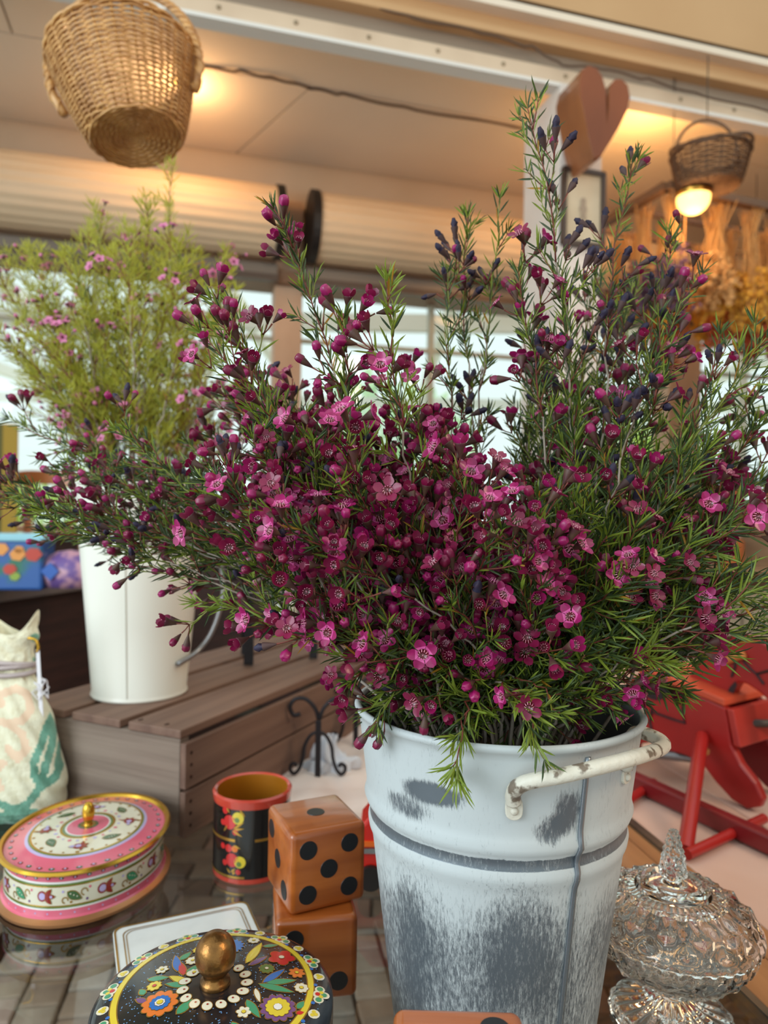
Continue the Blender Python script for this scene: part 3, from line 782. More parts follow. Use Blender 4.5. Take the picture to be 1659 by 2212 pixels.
mb = MB(); mb.lathe([(.001, domez(.001))] + [(RT * .93 * i / 12, domez(RT * .93 * i / 12)) for i in range(1, 13)] + [(RT * .97, hT - .0025), (RT * .995, hT - .005), (RT, hT - .008), (RT, hT - .018), (RT - .002, hT - .019)], tcn, 96)
lid = mb.build('lid', bt, tt, smooth='all')
dc = Decal(lambda x, y, h: tcn + Vector((x, y, domez(math.hypot(x, y)) + h)))
for r0, r1, k, h in ((.0568, .0617, 'gold', .0001), (.0575, .0610, 'yellow', .00025)):
    n = 96; dc.mb.add([dc.fn(r_ * math.cos(2 * PI * i / n), r_ * math.sin(2 * PI * i / n), h) for r_ in (r0, r1) for i in range(n)], [(i, (i + 1) % n, n + (i + 1) % n, n + i) for i in range(n)], EI[k])


def tl_(px, py): p = atH(px, py, .3005); return p.x - tcn.x, p.y - tcn.y


for (x0, y0, x1, y1, k, w) in ((532, 2098, 566, 2044, 'yellow', .006), (568, 2054, 602, 2046, 'green', .004), (538, 2103, 578, 2078, 'purple', .004), (568, 2140, 615, 2105, 'blue', .005), (575, 2140, 640, 2127, 'green', .005),
        (558, 2144, 635, 2154, 'green', .005), (384, 2115, 379, 2074, 'blue', .005), (397, 2125, 389, 2093, 'red', .0045), (389, 2088, 413, 2068, 'green', .005), (404, 2142, 365, 2125, 'yellow', .005),
        (402, 2149, 357, 2142, 'green', .005), (318, 2128, 365, 2128, 'green', .005), (402, 2118, 443, 2098, 'green', .004), (382, 2209, 416, 2179, 'green', .006), (315, 2179, 293, 2169, 'purple', .004),
        (311, 2162, 303, 2149, 'green', .004), (532, 2179, 561, 2213, 'green', .005), (551, 2154, 561, 2182, 'cream', .003), (642, 2186, 657, 2169, 'green', .004), (640, 2196, 657, 2191, 'red', .003), (445, 2060, 470, 2050, 'green', .005),
        (420, 2083, 452, 2075, 'yellow', .004), (480, 2230, 455, 2260, 'green', .005), (500, 2225, 530, 2255, 'green', .005), (560, 2250, 600, 2290, 'blue', .006), (400, 2240, 360, 2290, 'red', .006)):
    a0 = tl_(x0, y0); a1 = tl_(x1, y1); dc.leaf(*a0, *a1, w, EI[k], .0002, EI['gold'])
for (x, y, r, n, k, rings) in ((345, 2184, .0108, 10, 'orange', ((.0062, 'blue'), (.0030, 'white'), (.0018, 'yellow'))), (600, 2189, .0108, 12, 'purple', ((.0075, 'yellow'), (.0026, 'white'))),
        (608, 2078, .0090, 5, 'red', ((.0018, 'cream'),)), (495, 2056, .0100, 16, 'blue', ((.0034, 'yellow'), (.0020, 'orange'))), (548, 2039, .0040, 8, 'cream', ((.001, 'yellow'),)),
        (416, 2091, .0046, 8, 'cream', ((.001, 'yellow'),)), (350, 2108, .0040, 6, 'cream', ((.001, 'yellow'),)), (419, 2120, .0036, 6, 'cream', ((.001, 'yellow'),)), (651, 2142, .0044, 8, 'cream', ((.0012, 'yellow'),)),
        (526, 2204, .0044, 6, 'cream', ((.0012, 'yellow'),)), (430, 2064, .0042, 8, 'yellow', ((.0012, 'red'),)), (333, 2145, .0044, 8, 'yellow', ((.0012, 'red'),)), (576, 2108, .0048, 10, 'olive', ((.0012, 'cream'),)),
        (641, 2110, .0052, 7, 'orange', ((.0012, 'yellow'),)), (470, 2300, .011, 10, 'yellow', ((.005, 'red'),)), (560, 2330, .009, 8, 'red', ((.003, 'yellow'),)), (380, 2330, .009, 8, 'blue', ((.003, 'yellow'),))):
    x, y = tl_(x, y); dc.flower(x, y, r, n, EI[k], .0003, EI['gold'], depth=.30 if n < 8 else .18)
    for q, (rr, kk) in enumerate(rings): dc.flower(x, y, rr, 12 if rr > .005 else 8, EI[kk], .0006 + q * .0002, EI['gold'], depth=.12, ow=.0003)
for i in range(15):
    a_ = 2 * PI * i / 15 + .1; x, y = .0195 * math.cos(a_), .0195 * math.sin(a_); dc.circ(x, y, .0041, EI['gold'], .0004, e=.85, a=a_ + .4); dc.circ(x, y, .0036, EI['cream'], .0005, e=.85, a=a_ + .4); dc.circ(x - .001 * math.cos(a_), y - .001 * math.sin(a_), .0007, EI['maroon'], .0007, 8)
for i in range(24):
    a_ = 2 * PI * i / 24; big = i % 2 == 0; rr = .0648; x, y = rr * math.cos(a_), rr * math.sin(a_); ca_, sa_ = math.cos(a_), math.sin(a_)
    if big:
        for u, v, s in ((0, .0035, .0030), (-.0045, 0, .0032), (.0045, 0, .0032), (0, 0, .0040)): dc.circ(x + ca_ * v - sa_ * u, y + sa_ * v + ca_ * u, s, EI['cream'], .0001, 12)
        for u, v, s, k in ((0, .0030, .0018, 'green'), (-.0048, 0, .0020, 'green'), (.0048, 0, .0020, 'green'), (-.0018, .0012, .0014, 'yellow'), (.0018, .0012, .0014, 'yellow'), (0, -.001, .0016, 'red')): dc.circ(x + ca_ * v - sa_ * u, y + sa_ * v + ca_ * u, s, EI[k], .0003, 10)
    else:
        dc.circ(x + ca_ * .0006, y + sa_ * .0006, .0036, EI['cream'], .0001, 12)
        for u, v in ((-.0013, 0), (.0013, 0), (0, .0018)): dc.circ(x + ca_ * v - sa_ * u, y + sa_ * v + ca_ * u, .0013, EI['yellow'], .0003, 8)
    xx, yy = .0622 * math.cos(a_ + .13), .0622 * math.sin(a_ + .13); dc.circ(xx, yy, .0014, EI['blue'], .0002, 6)
dc.mb.build('painted_flowers', EM, tt, fixn=False)
dd = Decal(dc.fn); r = random.Random(11)
for i in range(900):
    a_ = r.uniform(0, 2 * PI); rr = .072 * .93 * math.sqrt(r.uniform(.08, 1)); dd.mb.add([dd.fn(rr * math.cos(a_) + .00042 * math.cos(q * PI / 2.5), rr * math.sin(a_) + .00042 * math.sin(q * PI / 2.5), .00006) for q in range(5)], [(0, 1, 2, 3, 4)])
dd.mb.build('painted_dots', enc['skyblue'], tt, fixn=False)['kind'] = 'stuff'
mb = MB(); zb = hT + .0055
mb.lathe([(.0085, zb - .001), (.0095, zb + .0005), (.0090, zb + .003), (.0070, zb + .0045), (.0075, zb + .006)] + [(.0126 * math.sin(PI * (.80 - .8 * i / 14)), zb + .0175 + .0135 * -math.cos(PI * (.80 - .8 * i / 14)) * -1 * -1) for i in range(0)] +
         [(.0126 * math.sin(t), zb + .0185 - .0138 * math.cos(t)) for t in [.62 + (PI - .62) * i / 16 for i in range(17)]], tcn, 40)
mb.build('knob', tiny, tt, smooth='all')

# ---- pink enamelled tin
pcn = Vector((-.300, .732, TOP)); PX, PY = .0785, .0925; PH = .050
ptn = root('pink_tin', pcn, 'oval pink and gold enamelled tin with paisley flowers and a small gold knob', 'tin')
gd = M('bright_gold', RGB(214, 166, 60), .22, .9)
PM = [enc['pink'], enc['lavender'], enc['olive'], gd, enc['cream'], enc['white'], enc['black'], M('copper_rim', RGB(196, 140, 96), .35, .7)]
mb = MB()
mb.lathe([(.001, 0, 7), (.97, 0, 7), (1.02, .001, 7), (1.03, .004, 7), (.97, .0065, 0), (.95, .008, 0), (.942, .0135, 5), (.941, .015, 2), (.94, .0165, 3), (.94, .0175, 4), (.94, .034, 3), (.94, .035, 2), (.94, .037, 5), (.94, .039, 0), (.94, PH - .003, 0), (.90, PH - .003, 0)], pcn, 96, sx=PX, sy=PY)
mb.v = [tuple(v) for v in mb.v]; mb.build('body', PM, ptn, smooth=True)
mb = MB()
lidp = [(1.0, PH - .004, 3), (1.02, PH - .002, 3), (1.0, PH, 3), (.96, PH - .0005, 3), (.94, PH - .003, 0), (.80, PH - .0020, 0), (.72, PH + .0005, 1), (.685, PH + .0012, 2), (.665, PH + .0015, 3), (.645, PH + .0016, 4), (.33, PH + .003, 3), (.30, PH + .003, 2), (.27, PH + .003, 5), (.25, PH + .003, 0), (.001, PH + .0035, 0)]
mb.lathe(lidp, pcn, 96, sx=PX, sy=PY); mb.build('lid', PM, ptn, smooth=True)


def pz(x, y):
    q = math.hypot(x / PX, y / PY)
    for i in range(len(lidp) - 1):
        if lidp[i][0] >= q >= lidp[i + 1][0] and i > 2:
            t = (lidp[i][0] - q) / max(1e-6, lidp[i][0] - lidp[i + 1][0]); return lidp[i][1] + (lidp[i + 1][1] - lidp[i][1]) * t
    return PH


dc = Decal(lambda x, y, h: pcn + Vector((x, y, pz(x, y) + h)))
for i in range(36):
    a_ = 2 * PI * i / 36; x, y = PX * .87 * math.cos(a_), PY * .87 * math.sin(a_); k = 'dkgreen' if i % 2 else 'maroon'
    dc.circ(x, y, .0030, EI[k], .0002, 12, .7, a_ + PI / 2); dc.circ(x, y, .0011, EI['lavender'], .0005, 8)
for i in range(8):
    a_ = 2 * PI * (i + .3) / 8; cx, cy = PX * .50 * math.cos(a_), PY * .50 * math.sin(a_); tx, ty = -math.sin(a_), math.cos(a_); nx, ny = math.cos(a_), math.sin(a_)
    if i % 2:
        dc.leaf(cx - tx * .008 - nx * .004, cy - ty * .008 - ny * .004, cx + tx * .009 + nx * .003, cy + ty * .009 + ny * .003, .0085, EI['dkgreen'], .0003, EI['gold'])
        for q in (-.003, .0, .003): dc.circ(cx + tx * q, cy + ty * q, .0007, EI['cream'], .0007, 8)
    else:
        dc.circ(cx, cy, .0052, EI['maroon'], .0003, 14); dc.circ(cx, cy, .0028, EI['lavender'], .0006, 10)
        for q in (-1.2, -.4, .4, 1.2): dc.leaf(cx + tx * .003, cy + ty * .003, cx + (tx * math.cos(q) - ty * math.sin(q)) * .0095, cy + (tx * math.sin(q) + ty * math.cos(q)) * .0095, .0034, EI['maroon'], .0004, EI['gold'], .0004)
        dc.leaf(cx - tx * .003, cy - ty * .003, cx - tx * .009, cy - ty * .009, .004, EI['lavender'], .0004, EI['gold'], .0004)
for i in range(48):
    a_ = 2 * PI * i / 48; q = .38 if i % 2 else .62; rr = .0012 + .0004 * (i % 3); dc.circ(PX * q * math.cos(a_), PY * q * math.sin(a_), rr, EI[('gold', 'lavender', 'gold', 'pink')[i % 4]], .0003, 8)
dc.circ(0, 0, .010, EI['dkgreen'], .0002, 20); dc.flower(0, 0, .0085, 12, EI['gold'], .0003, depth=.4)
# side pattern: x = arc position, y = height
dcs = Decal(lambda u, v, h: pcn + Vector((PX * (.94 + h / .08) * math.cos(u / .0805), PY * (.94 + h / .08) * math.sin(u / .0805), v)))
dc2 = dcs; C2 = 2 * PI * .0805
for i in range(40):
    u = C2 * i / 40
    for v in (.0105, .0425): dcs.circ(u, v, .0022, EI['dkgreen' if i % 2 else 'maroon'], .0003, 10, .7); dcs.circ(u, v, .0009, EI['lavender'], .0006, 6)
for i in range(9):
    u = C2 * (i + .2) / 9
    dcs.leaf(u - .007, .029, u + .006, .0215, .0075, EI['dkgreen' if i % 2 else 'green'], .0003, EI['gold'])
    for q in (-.003, 0, .003): dcs.circ(u + q - .001, .0262 - q * .5, .0007, EI['cream'], .0007, 6)
    u2 = u + C2 / 18
    dcs.circ(u2 - .003, .0262, .0050, EI['maroon'], .0003, 12); dcs.circ(u2 - .003, .0262, .0033, EI['lavender'], .0005, 10)
    for q in (-.9, 0, .9): dcs.leaf(u2, .026, u2 + .010 * math.cos(q), .026 + .0085 * math.sin(q), .0042, EI['maroon'], .0004, EI['gold'], .0004)
    dcs.circ(u2 + .006, .026, .0014, EI['lavender'], .0007, 8)
    for q in range(9):
        aa = q * .55; dcs.circ(u + .0085 + .0028 * math.cos(aa), .0275 + .003 * math.sin(aa), .0008, EI['gold'], .0003, 6); dcs.circ(u - .009 + .0026 * math.cos(aa), .022 + .0026 * math.sin(aa), .0008, EI['gold'], .0003, 6)
    for q, (x, y) in enumerate(((-.011, .030), (.011, .0205), (.0135, .031), (-.0035, .020))): dcs.circ(u + x, y, .0013, EI[('lavender', 'purple', 'pink', 'gold')[q]], .0003, 6)
dc.mb.v.extend([]); o1 = dc.mb.build('enamel_pattern_lid', EM, ptn, fixn=False); o2 = dcs.mb.build('enamel_pattern_side', EM, ptn, fixn=False)
mb = MB(); zb = PH + .0035; mb.lathe([(.0048, zb), (.0040, zb + .0015), (.0044, zb + .004), (.0058, zb + .008), (.0064, zb + .013), (.0056, zb + .018), (.0034, zb + .0222), (.0003, zb + .0235)], pcn, 24); mb.build('knob', gd, ptn, smooth='all')

# ---- white tile with gold lines
q = [atH(243, 2005, .375), atH(533, 1944, .375)]
e1 = (q[1] - q[0]).normalized(); e2 = Vector((e1.y, -e1.x, 0)); w_ = (q[1] - q[0]).length; ta_ = math.atan2(e1.y, e1.x); cc = q[0] + e1 * w_ / 2 + e2 * w_ * .58; cc.z = TOP
tlr = root('white_tile', cc, 'square white tile with thin gold border lines, partly under the black floral tin', 'tile')


def rrect(hx, hy, rad, n=5):
    out = []
    for sx, sy, a0 in ((1, 1, 0), (-1, 1, PI / 2), (-1, -1, PI), (1, -1, 3 * PI / 2)):
        for i in range(n + 1): a_ = a0 + PI / 2 * i / n; out.append((sx * (hx - rad) + rad * math.cos(a_), sy * (hy - rad) + rad * math.sin(a_)))
    return out


def tpt(x, y, z): return cc + e1 * x - e2 * y + Vector((0, 0, z))


mb = MB(); hx, hy = w_ / 2, w_ * .58
mb.prism([tpt(x, y, .0002) for x, y in rrect(hx, hy, .008)], (0, 0, .0045)); mb.build('tile_body', M('glazed_white', RGB(232, 234, 232), .3, coat=.3, var=(RGB(218, 220, 218), 30, (1, 1, 1), .5, .8)), tlr, bevel=.0006)
mb = MB()
for g0, g1 in ((0.0006, .0022), (.0075, .0084), (.0100, .0107)):
    A_ = rrect(hx - g0, hy - g0, .008); B_ = rrect(hx - g1, hy - g1, .0075); n = len(A_)
    mb.add([tpt(x, y, .0051) for x, y in A_ + B_], [(i, (i + 1) % n, n + (i + 1) % n, n + i) for i in range(n)])
mb.build('gold_lines', gold, tlr)

# ---- painted cup
cr_ = .0405; ccn = atH(556, 1880, .38); ccn = Vector((-.1355, .757, TOP)); ch_ = .0865
cup = root('painted_cup', ccn, 'black lacquered cup with red rim, gold inside and painted berries behind the dice', 'cup')
redl = M('red_lacquer', RGB(196, 66, 50), .25, coat=.6); blackl = M('black_lacquer', RGB(18, 18, 20), .2, coat=.7); goldi = M('gold_lacquer', RGB(176, 112, 28), .3, .35)
mb = MB(); mb.lathe([(.001, 0, 0), (cr_ - .002, 0, 0), (cr_, .002, 0), (cr_, .0065, 1), (cr_, ch_ - .010, 0), (cr_ + .0008, ch_ - .006, 0), (cr_ + .001, ch_ - .002, 0), (cr_ - .001, ch_, 0), (cr_ - .0035, ch_ - .0015, 2), (cr_ - .004, ch_ - .005, 2), (cr_ - .004, .006, 2), (.001, .005, 2)], ccn, 64)
mb.build('cup_body', [redl, blackl, goldi], cup, smooth=True)


def cylp(px, py):
    a_, b_ = ab(px, py); A = a_ * a_ + 1; B = -2 * (a_ * ccn.x + ccn.y); Cc = ccn.x ** 2 + ccn.y ** 2 - cr_ ** 2; D = B * B - 4 * A * Cc
    t = (-B - math.sqrt(max(0, D))) / (2 * A); return math.atan2(t - ccn.y, a_ * t - ccn.x) * cr_, CZ + b_ * t - TOP


dc = Decal(lambda u, v, h: ccn + Vector(((cr_ + h) * math.cos(u / cr_), (cr_ + h) * math.sin(u / cr_), v)))
for (px, py, r_, k) in ((514, 1768, .0062, 'yellow'), (496, 1776, .0072, 'red'), (487, 1750, .0036, 'red'), (482, 1775, .003, 'red'), (508, 1798, .0030, 'red'), (501, 1858, .0070, 'red'), (518, 1863, .0060, 'yellow'), (494, 1832, .0040, 'red'), (507, 1834, .0034, 'orange'),
                        (514, 1884, .0028, 'red'), (482, 1826, .003, 'red'), (486, 1862, .003, 'red')):
    u, v = cylp(px, py); dc.circ(u, v, r_, EI[k], .0003, 16)
    if k == 'yellow': dc.circ(u - .001, v - .002, r_ * .45, EI['olive'], .0005, 10)
for (x0, y0, x1, y1) in ((505, 1790, 528, 1776), (505, 1792, 528, 1790), (503, 1794, 524, 1808), (484, 1795, 492, 1782), (500, 1884, 508, 1876), (498, 1886, 490, 1874), (502, 1888, 508, 1884), (505, 1826, 520, 1834), (490, 1745, 497, 1756), (518, 1750, 530, 1765)):
    u, v = cylp(x0, y0); u1, v1 = cylp(x1, y1); dc.leaf(u, v, u1, v1, .0022, EI['gold'], .0003)
n = 28
for (z_, h0, a0, a1) in ((.0455, .0028, PI * 1.02, PI * 1.42), (.0455, .0028, PI * 1.58, PI * 1.9), (.0085, .0022, PI * 1.0, PI * 1.5)):
    dc.mb.add([ccn + Vector(((cr_ + .0003) * math.cos(a0 + (a1 - a0) * i / n), (cr_ + .0003) * math.sin(a0 + (a1 - a0) * i / n), z_ + s * h0 / 2)) for s in (-1, 1) for i in range(n + 1)], [(i, i + 1, n + 2 + i, n + 1 + i) for i in range(n)], EI['gold'])
dc.mb.build('painted_berries', EM, cup, fixn=False)

# ---- wooden dice
dw = M('varnished_pine', RGB(190, 104, 44), .3, var=(RGB(142, 66, 20), 10, (.3, 6, 6), .32, .75), coat=.5, bump=(40, .06, (.2, 4, 4)))
pip = M('pip_black', RGB(24, 24, 26), .4)


def die(p1, ang_, s, label, faces):
    e1 = Vector((math.cos(ang_), math.sin(ang_), 0)); e2 = Vector((-e1.y, e1.x, 0)); c = p1 + e1 * s / 2 + e2 * s / 2
    t = root('wooden_die', c, label, 'die', None); bm = bmesh.new(); bmesh.ops.create_cube(bm, size=s)
    bmesh.ops.bevel(bm, geom=bm.edges[:], offset=s * .085, segments=5, affect='EDGES', profile=.5)
    me = bpy.data.meshes.new('body'); bm.to_mesh(me); bm.free(); me.materials.append(dw); me.polygons.foreach_set('use_smooth', [True] * len(me.polygons)); me.set_sharp_from_angle(angle=math.radians(30))
    o = bpy.data.objects.new('body', me); COL.objects.link(o); o.parent = t; o.location = (0, 0, s / 2); o.rotation_euler = (0, 0, ang_)
    o.rotation_euler = (0, 0, ang_)
    cz = c + Vector((0, 0, s / 2)); q = .27 * s
    lay = {1: [(0, 0)], 2: [(-q, q), (q, -q)], 22: [(-q, -q), (q, q)], 3: [(-q, q), (0, 0), (q, -q)], 5: [(-q, q), (q, q), (0, 0), (-q, -q), (q, -q)]}
    for f, n in faces.items():
        nn, xx, yy = {'top': (Vector((0, 0, 1)), e1, e2), 'front': (-e2, e1, Vector((0, 0, 1))), 'left': (-e1, -e2, Vector((0, 0, 1))), 'right': (e1, e2, Vector((0, 0, 1)))}[f]
        for x, y in lay[n]:
            mb = MB(); pc_ = cz + nn * (s / 2) + xx * x + yy * y; mb.lathe([(.0001, .00035), (.112 * s, .00035), (.118 * s, -.0004)], pc_, 28, R=Matrix((xx, yy, nn)).transposed()); mb.build('pip', pip, t, origin=pc_)
    return t


sD = .0645
P1 = atH(594, 1993, .3155); P1.z = TOP; P2 = atH(778, 1977, .3155)
die(P1, math.atan2(P2.y - P1.y, P2.x - P1.x), sD, 'wooden die at the bottom of the pair beside the grey bucket, carrying the five-pip die', {'front': 2, 'left': 3})
P1 = atH(625, 1985, .3155); P1.z = TOP + sD + .0002; P2 = atH(790, 1945, .3155)
die(P1, math.atan2(P2.y - P1.y, P2.x - P1.x), sD, 'upper wooden die showing one on top and five in front, left of the grey bucket', {'top': 1, 'front': 5, 'left': 3})
B1 = atH(850, 2172, .2515); B2 = atH(1128, 2180, .2515); aa = math.atan2(B2.y - B1.y, B2.x - B1.x); e1 = Vector((math.cos(aa), math.sin(aa), 0)); e2 = Vector((-e1.y, e1.x, 0))
P1 = B1 - e2 * sD; P1.z = TOP + sD + .0002
die(P1, aa, sD, 'nearest wooden die in front of the grey bucket, cut off by the bottom edge', {'top': 22, 'front': 3})
P1 = P1 + e1 * .002; P1.z = TOP
die(P1, aa + .06, sD, 'wooden die hidden underneath the nearest die in front of the bucket', {'front': 5})

# ------------------------------------------------------------------ grey bucket
gc_ = Vector((.0835, .5135, TOP)); HB = .2436


def RB(z): return .0688 + (.1 - .0688) * z / HB


def bucket_mat():
    m = bpy.data.materials.new('whitewashed_zinc'); m.use_nodes = True; nt = m.node_tree; N = nt.nodes; L = nt.links; b = N['Principled BSDF']
    tc = N.new('ShaderNodeTexCoord'); sep = N.new('ShaderNodeSeparateXYZ'); L.new(tc.outputs['Object'], sep.inputs[0])

    def noise(sc, st, det=5, rough=.6):
        mp = N.new('ShaderNodeMapping'); mp.inputs['Scale'].default_value = st; L.new(tc.outputs['Object'], mp.inputs[0])
        n = N.new('ShaderNodeTexNoise'); n.inputs['Scale'].default_value = sc; n.inputs['Detail'].default_value = det; n.inputs['Roughness'].default_value = rough; L.new(mp.outputs[0], n.inputs[0]); return n.outputs['Fac']

    def mth(op, a_, b_=None, c_=None):
        n = N.new('ShaderNodeMath'); n.operation = op
        for i, v in enumerate((a_, b_, c_)):
            if v is None: continue
            if isinstance(v, (int, float)): n.inputs[i].default_value = v
            else: L.new(v, n.inputs[i])
        return n.outputs[0]

    def mr(v, a0, a1, b0, b1):
        n = N.new('ShaderNodeMapRange'); n.interpolation_type = 'SMOOTHSTEP'; L.new(v, n.inputs[0])
        for i, x in enumerate((a0, a1, b0, b1)): n.inputs[1 + i].default_value = x
        return n.outputs[0]
    z = sep.outputs[2]
    fine = noise(620, (1, 1, .20), 5, .8); mid = noise(60, (1, 1, .25), 4); big = noise(17, (1, 1, .45), 2)
    up = mr(z, .105, .165, 0.0, .62)
    v = mth('ADD', mth('MULTIPLY', fine, 2.2), mth('MULTIPLY', mid, .7)); v = mth('ADD', v, mth('MULTIPLY', big, .75)); v = mth('ADD', v, up)
    for (px, py, sx, sz, amt) in ((945, 1706, .024, .0085, 1.35), (1215, 1735, .013, .017, 1.2), (1180, 1785, .014, .012, .9), (890, 1735, .020, .009, .7), (1150, 2050, .030, .05, .35), (880, 2080, .020, .06, .4)):
        p = cylray(px, py, .088) - gc_
        vs = N.new('ShaderNodeVectorMath'); vs.operation = 'SUBTRACT'; L.new(tc.outputs['Object'], vs.inputs[0]); vs.inputs[1].default_value = p
        vm = N.new('ShaderNodeVectorMath'); vm.operation = 'MULTIPLY'; L.new(vs.outputs[0], vm.inputs[0]); vm.inputs[1].default_value = (1 / sx, 1 / sx, 1 / sz)
        ln = N.new('ShaderNodeVectorMath'); ln.operation = 'LENGTH'; L.new(vm.outputs[0], ln.inputs[0])
        v = mth('SUBTRACT', v, mr(ln.outputs['Value'], .4, 1.25, amt, 0.0))
    band = mth('MULTIPLY', mr(mth('ADD', z, mth('MULTIPLY', fine, .003)), .1672, .1684, 0, 1), mr(mth('ADD', z, mth('MULTIPLY', mid, .004)), .1745, .1760, 1, 0))
    v = mth('SUBTRACT', v, mth('MULTIPLY', band, .9))
    mask = mr(v, 1.50, 2.30, 0, 1)
    mx = N.new('ShaderNodeMix'); mx.data_type = 'RGBA'; L.new(mask, mx.inputs[0]); mx.inputs[6].default_value = RGB(104, 112, 120); mx.inputs[7].default_value = RGB(192, 198, 200)
    L.new(mx.outputs[2], b.inputs['Base Color'])
    L.new(mr(mask, 0, 1, .35, .0), b.inputs['Metallic']); L.new(mr(mask, 0, 1, .38, .55), b.inputs['Roughness'])
    bp = N.new('ShaderNodeBump'); bp.inputs['Strength'].default_value = .35; bp.inputs['Distance'].default_value = .001; L.new(mth('ADD', mask, mth('MULTIPLY', mid, .6)), bp.inputs['Height']); L.new(bp.outputs[0], b.inputs['Normal'])
    MATS['whitewashed_zinc'] = m
    return m


def cylray(px, py, r, far=False, c=None):
    c = gc_ if c is None else c
    a_, b_ = ab(px, py); A = a_ * a_ + 1; B = -2 * (a_ * c.x + c.y); Cc = c.x ** 2 + c.y ** 2 - r * r; D = math.sqrt(max(0, B * B - 4 * A * Cc))
    t = (-B + (D if far else -D)) / (2 * A); return Vector((a_ * t, t, CZ + b_ * t))


zinc = bucket_mat(); innerz = M('dark_zinc_inside', RGB(92, 96, 102), .4, .6); zpl = M('bare_zinc', RGB(140, 148, 156), .35, .8)
gb = root('grey_bucket', gc_, 'tall whitewashed zinc bucket full of magenta waxflower in the foreground', 'bucket')
prof = [(.001, .003), (RB(0) - .002, .003), (RB(0), 0), (RB(0) + .001, .004)]
zs = [.01 + .0045 * i for i in range(51)]
for z in zs:
    g_ = .0026 * math.exp(-((z - .1800) / .0045) ** 2) + .0022 * math.exp(-((z - .1610) / .005) ** 2) - .0016 * math.exp(-((z - .171) / .0035) ** 2)
    prof.append((RB(z) + g_, z))
prof += [(RB(.238) + .0004, .2385), (.1012, .2400), (.1026, .2425), (.1014, .2452), (.0988, .2448), (.0974, .2425)]
mb = MB(); n0 = len(prof); prof += [(RB(z) - .0022, z) for z in (.23, .18, .12, .06, .006)] + [(.001, .006)]
prof = [(p[0], p[1], 0 if i < n0 - 2 else 1) for i, p in enumerate(prof)]
mb.lathe(prof, gc_, 160); mb.build('bucket_body', [zinc, innerz], gb, smooth='all')
ps = cylray(1268, 1650, .0985); asm = math.atan2(ps.y - gc_.y, ps.x - gc_.x)
mb = MB(); pts = []
for i in range(46):
    z = .004 + (.236 - .004) * i / 45; g_ = .0026 * math.exp(-((z - .1800) / .0045) ** 2) + .0022 * math.exp(-((z - .1610) / .005) ** 2) - .0006 * math.exp(-((z - .171) / .0035) ** 2)
    pts.append(gc_ + Vector((math.cos(asm), math.sin(asm), 0)) * (RB(z) + g_ + .0002) + Vector((0, 0, z)))
mb.tube(pts, .0019, 8); mb.build('seam', zpl, gb, smooth='all')
hw = M('chipped_handle_paint', RGB(214, 208, 194), .5, var=(RGB(120, 106, 92), 90, (1, 1, 1), .56, .64), bump=(160, .4, (1, 1, 1)))


def smooth_path(P, k=6):
    out = []
    for i in range(len(P) - 1):
        p0, p1, p2, p3 = P[max(i - 1, 0)], P[i], P[i + 1], P[min(i + 2, len(P) - 1)]
        for q in range(k):
            t = q / k; out.append(.5 * ((2 * p1) + (p2 - p0) * t + (2 * p0 - 5 * p1 + 4 * p2 - p3) * t * t + (3 * p1 - p0 - 3 * p2 + p3) * t ** 3))
    out.append(P[-1]); return out


hpth = [cylray(1110, 1735, .0985), cylray(1108, 1716, .100), cylray(1118, 1700, .1035), cylray(1145, 1688, .107), cylray(1210, 1676, .111), cylray(1300, 1655, .1145), cylray(1385, 1632, .1155)]
tip = W(1434, 1611, .468); hpth += [tip, tip + Vector((-.001, .016, .001)), tip + Vector((-.012, .022, .001)), cylray(1356, 1640, .0985), cylray(1352, 1655, .0985)]
mb = MB(); mb.tube(smooth_path(hpth), .0046, 10); mb.build('handle', hw, gb, smooth='all')
for (px, py0, py1) in ((1110, 1718, 1772), (1350, 1655, 1692)):
    pc_ = cylray(px, (py0 + py1) / 2, .0965); nn = Vector((pc_.x - gc_.x, pc_.y - gc_.y, 0)).normalized(); xx = Vector((-nn.y, nn.x, 0)); hh = .0070 if px < 1300 else .0055; ww = .0052
    mb = MB(); mb.prism([pc_ + xx * ww * math.cos(t) + Vector((0, 0, hh * math.copysign(abs(math.sin(t)) ** .6, math.sin(t)))) - nn * .001 for t in [2 * PI * i / 20 for i in range(20)]], nn * .0026)
    br = mb.build('bracket', hw, gb, bevel=.0006)
    mb = MB(); mb.lathe([(.0022, -.001), (.0024, .0008), (.0016, .0018), (.0001, .0021)], pc_ + nn * .0016 - Vector((0, 0, .0012)), 16, R=Matrix((xx, Vector((0, 0, 1)), nn)).transposed()); mb.build('rivet', hw, br, smooth='all')

# ------------------------------------------------------------------ wooden crate with white bucket
cw = M('weathered_crate_wood', RGB(144, 126, 112), .8, var=(RGB(112, 94, 82), 9, (.3, 7, 7), .3, .72), bump=(26, .45, (.3, 8, 8)))
cwt = M('brown_crate_wood', RGB(128, 98, 82), .7, var=(RGB(98, 70, 58), 8, (.3, 6, 6), .3, .72), bump=(26, .4, (.3, 8, 8)))
dropC = .2548; HCR = .38 - dropC; C0 = atH(390, 1578, dropC); C0.z = TOP
CA = math.radians(24); ce_ = Vector((-math.cos(CA), math.sin(CA), 0)); cs_ = Vector((math.sin(CA), math.cos(CA), 0)); LE, LS = .262, .68
cro = root('wooden_crate', C0 + ce_ * LE / 2 + cs_ * LS / 2, 'upturned weathered wooden crate with slatted top under the white bucket', 'crate')
th = .010


def cpos(e, s, z): return C0 + ce_ * e + cs_ * s + Vector((0, 0, z))


